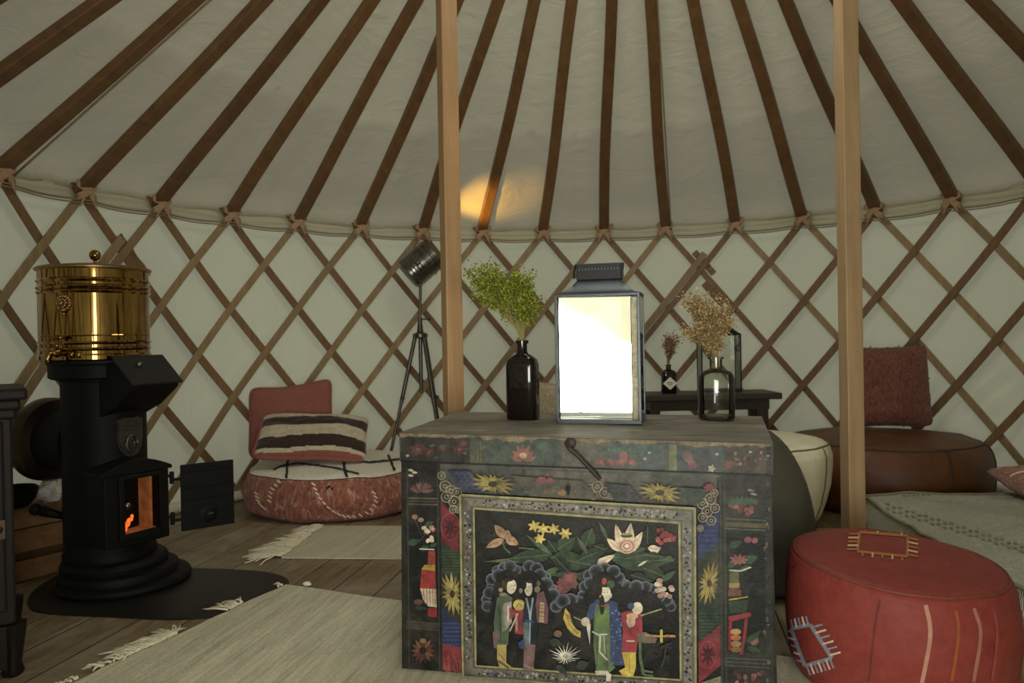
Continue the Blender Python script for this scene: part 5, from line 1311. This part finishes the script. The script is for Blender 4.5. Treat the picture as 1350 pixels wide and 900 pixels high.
b = MB(); b.box(FP(.012, -.045, .31), (.16, .008, .21), Matrix((FS, FD, V((0, 0, 1)))).transposed()); b.box(FP(.055, -.02, .31), (.01, .10, .20), Matrix((FS, FD, V((0, 0, 1)))).transposed())
b.box(FP(.012, -.01, .212), (.14, .08, .008), Matrix((FS, FD, V((0, 0, 1)))).transposed()); b.build('firebrick', M['firebrick'], stove)
s = NT('ember_glow'); nn = s.noise(s.coord(), 60, 3); s.base((.3, .05, .01, 1)); s.link(s.ramp(nn, [(.35, (1, .08, .01, 1)), (.7, (1, .28, .03, 1))]), s.b.inputs['Emission Color']); s.b.inputs['Emission Strength'].default_value = 1.1; M['ember'] = s.m
b = MB()
for k in range(7): b.ball(FP(-.035 + .012 * k * .5, .0 + .006 * (k % 2), .222 + .007 * k), .010 - .0008 * k, 8, sc=(1, 1, 1.5))
b.build('ember', M['ember'], stove, smooth=180)
b = MB(); q = FP(-.045, dep + .012, .318); b.ball(q, .013, 10); b.tube([q, q - FD * .03], .005, 8); b.build('latch_knob', M['silver'], stove, smooth=180)
# the open door, swung right round on its hinges
HD = V((.80, .60, 0)).normalized(); HN = V((.60, -.80, 0)).normalized(); HP = FP(w + .012, dep, 0)
def DP(a, d, z): return HP + HD * a + HN * d + V((0, 0, z))
DM = Matrix((HD, HN, V((0, 0, 1)))).transposed()
b = MB(); b.box(DP(.125, 0, .305), (.19, .014, .245), DM); b.box(DP(.125, .009, .405), (.17, .006, .012), DM); b.box(DP(.125, .009, .345), (.17, .006, .010), DM); b.box(DP(.125, .009, .30), (.17, .006, .010), DM)
door = b.build('fire_door', M['black_iron'], stove, bevel=.003)
b = MB(); b.lathe([(.0, 0), (.03, 0), (.032, .006), (.02, .010), (.018, .006), (0, .006)], 24, DP(.125, .007, .235), Matrix((HD, V((0, 0, 1)), HN)).transposed()); b.box(DP(.13, .016, .238), (.02, .006, .004), DM, 1); b.build('air_vent', [M['black_iron'], M['silver']], door, smooth=40)
for zz in (.235, .385):
    b = MB(); b.lathe([(.008, -.022), (.008, .022)], 12, HP + V((0, 0, zz))); b.bar(HP + V((0, 0, zz - .008)), DP(.04, 0, zz - .008), .012, .01); b.bar(HP + V((0, 0, zz + .008)), FP(w - .01, dep - .005, zz + .008), .012, .01); b.build('hinge', M['black_iron'], stove, smooth=40)
# flue pipe leaving towards the wall, with a bronze flange
fdv = V((-.93, .36, 0)).normalized(); RM = Matrix((fdv.cross(V((0, 0, 1))).normalized(), V((0, 0, 1)), fdv)).transposed()
b = MB(); b.lathe([(.118, .10), (.118, .50)], 40, V((SX, SY, .52)), RM); b.build('flue_pipe', M['black_iron'], stove, smooth=35)
b = MB(); b.lathe([(.118, .24), (.150, .25), (.158, .27), (.158, .31), (.148, .33), (.118, .34)], 48, V((SX, SY, .52)), RM, cap=False); b.build('flue_flange', M['copper_dark'], stove, smooth=35)
# air lever
b = MB(); q = S0 + V((-.145, -.02, .25)); b.tube([q, q + V((-.07, -.03, .03))], [.012, .02], 10); b.ball(q + V((-.085, -.036, .036)), .022, 10); b.build('damper_lever', M['black_iron'], stove, smooth=180)

# brass boiler
BZ = .823; bc = V((SX - .030, SY, BZ)); BR_ = .181
boiler = thing('brass_boiler', 'round polished brass water boiler with lid, standing on the black stove', 'boiler', bc)
def beads(z, n=3, p=.011): return [(BR_ + (.004 if k % 2 else 0), z + p * k / 2) for k in range(2 * n + 1)]
prof = [(0, 0), (BR_ - .006, 0), (BR_ + .004, .004), (BR_ + .004, .018), (BR_, .024), (BR_, .034)] + [(BR_ + .005, .04), (BR_, .046), (BR_, .056), (BR_ + .005, .062), (BR_, .068), (BR_, .085), (BR_ + .0015, .088), (BR_, .091), (BR_, .236)] + [(BR_ + .006, .244), (BR_, .252), (BR_ + .006, .260), (BR_, .268), (BR_, .276), (BR_ + .006, .284), (BR_, .292), (BR_, .325), (0, .325)]
b = MB(); b.lathe(prof, 96, bc, cap=False); b.build('tank', M['brass'], boiler, smooth=25)
b = MB(); b.lathe([(0, .322), (BR_ + .006, .322), (BR_ + .010, .326), (BR_ + .010, .331), (BR_ + .002, .336), (BR_ * .6, .346), (0, .350)], 96, bc, cap=False); lid = b.build('lid', M['brass_dark'], boiler, smooth=35)
kq = bc + V((.004, 0, .35)); b = MB(); b.lathe([(.012, 0), (.006, .006), (.006, .014), (.010, .018)], 16, kq, cap=False); b.ball(kq + V((0, 0, .034)), .020, 16); b.build('lid_knob', M['brass'], lid, smooth=180)
# embossed mask boss and the tap
vx = V((-bc.x, -bc.y, 0)).normalized(); va = math.atan2(vx.y, vx.x)
def on_tank(dx, z, r=BR_): a = va + dx / BR_; return V((bc.x + r * math.cos(a), bc.y + r * math.sin(a), BZ + z))
b = MB(); a0 = -.099
for k in range(16):
    a = 2 * PI * k / 16; b.ball(on_tank(a0 + .022 * math.cos(a), .20 + .024 * math.sin(a), BR_ + .005), .0075, 6)
for k in range(9):
    a = 2 * PI * k / 9; b.ball(on_tank(a0 + .012 * math.cos(a), .20 + .013 * math.sin(a), BR_ + .010), .0065, 6)
b.ball(on_tank(a0, .198, BR_ + .016), .010, 8); b.ball(on_tank(a0 + .003, .176, BR_ + .008), .009, 6); b.ball(on_tank(a0 + .003, .163, BR_ + .006), .006, 6)
b.build('mask_boss', M['brass_dark'], boiler, smooth=180)
b = MB(); tz = .030; ta = -.125
q0, q1 = on_tank(ta + .02, tz, BR_ - .005), on_tank(ta + .02, tz, BR_ + .055)
b.tube([q0, q1], [.013, .011], 12); b.ball(on_tank(ta + .02, tz, BR_ + .03), .016, 10); b.tube([q1, q1 + V((-.006, -.006, -.004)), q1 + V((-.010, -.010, -.02)), q1 + V((-.010, -.010, -.034))], [.011, .011, .010, .012], 12)
qv = on_tank(ta + .02, tz, BR_ + .03); b.tube([qv, qv + V((0, 0, .05))], [.007, .006], 10); b.tube([qv + V((-.022, 0, .052)), qv + V((.022, 0, .052))], .006, 8)
b.ball(on_tank(ta + .075, .02, BR_ + .012), .010, 8); b.ball(on_tank(ta + .055, .022, BR_ + .014), .012, 8)
b.build('tap', M['brass'], boiler, smooth=180)

# ------------------------------------------------------------------ behind the stove: crate, logs, paper, basket
K0 = flr(26, 770); kd = V((.52, .85, 0)).normalized(); kn = V((-.85, .52, 0)).normalized(); KM = Matrix((kd, kn, V((0, 0, 1)))).transposed()
K0 = V((-1.87, 2.70, 0)); CLn, CWd = .31, .17
crate = thing('wooden_crate', 'rough slatted wooden crate of kindling on the floor behind the stove', 'crate', K0)
for side in (0, 1):
    for zz, hh in ((.045, .07), (.155, .085)):
        b = MB(); b.box(K0 + kd * CLn / 2 + kn * (side * CWd) + V((0, 0, zz)), (CLn, .014, hh), KM); b.build('slat', M['crate'], crate, bevel=.002)
for e in (0, 1):
    for zz, hh in ((.045, .07), (.155, .085)):
        b = MB(); b.box(K0 + kd * (e * CLn) + kn * CWd / 2 + V((0, 0, zz)), (.014, CWd, hh), KM); b.build('slat', M['crate'], crate, bevel=.002)
b = MB(); b.box(K0 + kd * CLn / 2 + kn * CWd / 2 + V((0, 0, .012)), (CLn, CWd, .014), KM); b.build('bottom', M['crate'], crate)
for k, (a, s, z, rz, lab) in enumerate(((.155, .036, .232, .0, 'split log lying along the front of the crate behind the stove'), (.155, .136, .232, .0, 'split log lying at the back of the crate behind the stove'))):
    b = MB(); R = KM @ rotz(rz); q = K0 + kd * a + kn * s + V((0, 0, z)); L = .29
    prof = [(-.045, -.03), (.045, -.03), (.05, .0), (.01, .036), (-.035, .02)]; vs = []
    for j in range(6):
        for (y, zz) in prof: vs.append(q + R @ V((-L / 2 + L * j / 5, y * (1 + .1 * fbm((j, y * 20, k))), zz * (1 + .15 * fbm((j * .7, zz * 20, k))))))
    b.add(vs, [tuple(range(5))[::-1], tuple(25 + i for i in range(5))] + [(j * 5 + i, j * 5 + (i + 1) % 5, j * 5 + 5 + (i + 1) % 5, j * 5 + 5 + i) for j in range(5) for i in range(5)])
    tag(b.build('firewood_log', M['log'], None, smooth=25), lab, 'log', 'firewood logs')
q = K0 + kd * .235 + kn * .10 + V((0, 0, .305))
b = MB(); b.ball((0, 0, 0), .045, 16)
b.v = [tuple(q + V(p) * (1 + .45 * noise.noise(V(p) * 45) + .2 * noise.noise(V(p) * 110))) for p in b.v]
tag(b.build('crumpled_paper', M['paper'], None, smooth=20), 'crumpled white paper ball on the logs behind the stove', 'paper')
q = K0 + kd * .085 + kn * .085 + V((0, 0, .270))
b = MB(); b.lathe([(0, 0), (.05, 0), (.075, .03), (.085, .07), (.078, .075), (.068, .03), (.045, .008), (0, .008)], 36, q, cap=False)
t = thing('dark_bowl', 'small dark metal bowl resting on the logs by the cabinet', 'bowl', q)
b.build('bowl_shell', M['black_iron'], t, smooth=40)
b = MB(); b.tube([q + V((.082 * math.cos(a), 0, .07 + .012 * math.sin(a))) for a in [PI * k / 16 for k in range(17)]], .004, 6); b.build('bail_handle', M['black_iron'], t, smooth=180)

# ------------------------------------------------------------------ dark cabinet at the edge
cq = flr(24, 893); cab = thing('dark_cabinet', 'dark carved wooden cabinet standing in front of the stove at the picture edge', 'cabinet', (cq.x - .3, cq.y + .1, 0))
ca_ = math.radians(35); CR_ = rotz(ca_); cx0 = V((cq.x + .026, cq.y - .004, 0))
def KP(x, y, z): return cx0 + CR_ @ V((x, y, z))
b = MB(); b.box(KP(-.27, .17, .43), (.50, .28, .58), CR_); b.build('carcass', M['cabinet'], cab, bevel=.006)
b = MB(); b.box(KP(-.26, .155, .752), (.55, .34, .030), CR_); b.box(KP(-.265, .16, .725), (.53, .32, .028), CR_); b.box(KP(-.267, .165, .70), (.515, .30, .03), CR_); b.build('cornice', M['cabinet'], cab, bevel=.008, seg=3)
for k, dx in enumerate((-.16, -.42)):
    b = MB(); b.box(KP(dx, .022, .43), (.24, .02, .50), CR_); b.box(KP(dx, .010, .43), (.17, .012, .42), CR_); dr_ = b.build('door', M['cabinet'], cab, bevel=.006)
    b = MB(); kx = KP(dx + (.10 if k else .105), .0, .40); b.ball(kx, .010, 8); b.box(kx + V((0, .008, 0)), (.02, .006, .05), CR_); b.build('drawer_pull', M['copper_dark'], dr_, smooth=40)
for lx, ly in ((-.03, .05), (-.49, .05), (-.03, .29), (-.49, .29)):
    b = MB(); b.lathe([(.020, 0), (.024, .01), (.018, .03), (.026, .10), (.030, .14)], 20, KP(lx, ly, 0), sq=4); b.build('leg', M['cabinet'], cab, smooth=40)
b = MB(); b.add([KP(-.04, .02, .14), KP(-.20, .02, .14), KP(-.06, .02, .03), KP(-.04, .02, .02), KP(-.04, .04, .14), KP(-.20, .04, .14), KP(-.06, .04, .03), KP(-.04, .04, .02)], [(0, 1, 2, 3), (7, 6, 5, 4), (0, 4, 5, 1), (1, 5, 6, 2), (2, 6, 7, 3), (3, 7, 4, 0)]); b.build('corner_bracket', M['cabinet'], cab, bevel=.003)

# ------------------------------------------------------------------ tripod spotlight
LD = 4.55
lp = atd(554, 440, LD); hd = atd(554, 349, LD)
lamp = thing('tripod_lamp', 'tarnished silver spotlight lamp on a tripod behind the pink pouf', 'floor lamp', (lp.x, lp.y, 0))
top = V((lp.x, lp.y, lp.z))
for k, (fx, fy, col) in enumerate(((-.225, -.07, 0), (.15, -.12, 0), (.14, .10, 0))):
    b = MB(); a = math.atan2(fy, fx); h0 = top + V((.030 * math.cos(a), .030 * math.sin(a), -.01)); ft = V((lp.x + fx, lp.y + fy, .006)); md = h0.lerp(ft, .42)
    b.tube([h0, md + (ft - h0) * .04], .0125, 10); b.tube([md, ft], .0095, 10)
    lg = b.build('leg', M['lamp_metal'], lamp, smooth=60)
    b = MB(); sd = (ft - h0).cross(V((0, 0, 1))).normalized(); b.tube([md - sd * .004, md - sd * .034], .006, 8); b.ball(md - sd * .038, .011, 8); b.build('clamp_knob', M['lamp_metal'], lg, smooth=180)
b = MB(); b.lathe([(.012, -.03), (.046, -.02), (.046, .0), (.02, .012), (.014, .07), (.014, .10)], 20, top); b.build('tripod_head', M['lamp_metal'], lamp, smooth=40)
b = MB(); b.tube([top + V((0, 0, -.36)), top + V((0, 0, .05))], .012, 10); b.tube([top + V((0, 0, .05)), V((hd.x, hd.y, hd.z - .07))], .009, 10)
b.tube([top + V((.01, 0, .09)), top + V((.05, 0, .09))], .005, 8); b.ball(top + V((.055, 0, .09)), .011, 8); b.build('center_pole', M['lamp_metal'], lamp, smooth=60)
AX = V((.72, .12, .62)).normalized(); sx_ = AX.orthogonal().normalized(); AM = Matrix((AX.cross(V((0, -1, 0))).normalized(), AX.cross(AX.cross(V((0, -1, 0)))).normalized(), AX)).transposed()
b = MB(); b.lathe([(0, -.105), (.085, -.105), (.098, -.095), (.102, -.08), (.102, .03), (.108, .034), (.108, .042), (.102, .046), (.102, .07), (.108, .074), (.108, .082), (.103, .086), (.103, .105), (.097, .105), (.095, -.06), (0, -.06)], 48, hd, AM, cap=False)
hs = b.build('lamp_shade', M['silver'], lamp, smooth=30)
b = MB()
for k in range(4): b.lathe([(.1025, -.075 + k * .022), (.106, -.071 + k * .022), (.1025, -.067 + k * .022)], 48, hd, AM, cap=False)
b.build('cooling_rib', M['silver'], hs, smooth=60)
b = MB(); b.tube([hd + V((0, -.118, 0)), hd + V((0, -.122, -.05)), hd + V((0, -.07, -.10)), hd + V((0, 0, -.115))], .007, 8); b.tube([hd + V((0, .118, 0)), hd + V((0, .122, -.05)), hd + V((0, .07, -.10)), hd + V((0, 0, -.115))], .007, 8); b.ball(hd + V((0, -.120, 0)), .014, 8); b.build('yoke', M['silver'], lamp, smooth=180)
s = NT('warm_bulb'); nn = s.noise(s.coord(), 5); s.base((1, .8, .5, 1)); s.b.inputs['Emission Color'].default_value = (1, .55, .15, 1); s.link(s.math('ADD', nn, 4.0), s.b.inputs['Emission Strength'])
b = MB(); b.ball(hd + AX * .02, .03, 12); b.build('bulb', s.m, hs, smooth=180)

# ------------------------------------------------------------------ ash crumbs on floor
q = flr(405, 773); b = MB(); b.ball((0, 0, 0), .012, 8); b.v = [(q.x + p[0] * 1.3 * (1 + .4 * noise.noise(V(p) * 90)), q.y + p[1], .010 + p[2] * .7) for p in b.v]
tag(b.build('wood_chip', M['white_crumb'], None, smooth=20), 'small white chip lying on the boards beside the cream rug', 'chip')

# ------------------------------------------------------------------ added flap outside the doorway to shape the lantern mirror's reflection
def mirror_flap(u, v):
    x = -.62 + .74 * u; zl = 1.09 - (x + .40) * .61 if x < .1 else .785 - (x - .1) * .15
    return V((x, -.60 - .02 * math.sin(u * 9), 2.1 - (2.1 - zl - .02 * math.sin(u * 14)) * v))
b = MB(); b.grid(mirror_flap, 40, 20)
s = NT('mirror_flap_cloth'); nn = s.noise(s.coord(), 4); s.base(s.ramp(nn, [(.3, K(150, 144, 124)), (.7, K(170, 164, 142))])); s.rough(.9)
tr = s.node('ShaderNodeBsdfTranslucent'); tr.inputs['Color'].default_value = (.8, .77, .62, 1); mx = s.node('ShaderNodeMixShader'); mx.inputs[0].default_value = .13
s.link(s.b.outputs[0], mx.inputs[1]); s.link(tr.outputs[0], mx.inputs[2]); s.link(mx.outputs[0], s.out.inputs['Surface'])
MIRROR_FLAP = tag(b.build('added_flap', s.m, None, smooth=180), 'cream cloth flap added outside the doorway to shape the big lantern reflection', 'curtain')

# ------------------------------------------------------------------ light
def area(name, loc, target, sx, sy, energy, col):
    l = bpy.data.lights.new(name, 'AREA'); l.shape = 'RECTANGLE'; l.size = sx; l.size_y = sy; l.energy = energy; l.color = col
    o = bpy.data.objects.new(name, l); C.objects.link(o); o.location = loc
    o.rotation_euler = (V(target) - V(loc)).to_track_quat('-Z', 'Y').to_euler(); return o
area('doorway_daylight', (.03, -.85, .82), (.1, 3, .85), 1.25, 1.3, 40, (1, .99, .92)).data.spread = math.radians(130)
l = area('crown_daylight', (YX, YY, ZC - .02), (YX, YY, 0), 1.0, 1.0, 13, (1, .99, .91)); l.data.shape = 'DISK'
sp = bpy.data.lights.new('spot_bulb', 'SPOT'); sp.energy = 30; sp.color = (1, .56, .10); sp.spot_size = math.radians(50); sp.spot_blend = 1.0; sp.shadow_soft_size = .03
so = bpy.data.objects.new('spot_bulb', sp); C.objects.link(so); so.location = hd + AX * .115
so.rotation_euler = (roof_hit(642, 262) - so.location).to_track_quat('-Z', 'Y').to_euler()
w = bpy.data.worlds.new('daylight'); bpy.context.scene.world = w; w.use_nodes = True
bg = w.node_tree.nodes['Background']; bg.inputs[0].default_value = (.95, .99, .95, 1); bg.inputs[1].default_value = .85
sc = bpy.context.scene
sc.view_settings.view_transform = 'Standard'; sc.view_settings.look = 'None'; sc.view_settings.exposure = 0; sc.view_settings.gamma = 1
sc.cycles.use_denoising = True; sc.cycles.max_bounces = 10; sc.cycles.diffuse_bounces = 5; sc.cycles.glossy_bounces = 5; sc.cycles.transmission_bounces = 8; sc.cycles.transparent_max_bounces = 8
sc.cycles.caustics_reflective = False; sc.cycles.caustics_refractive = False; sc.cycles.sample_clamp_indirect = 6
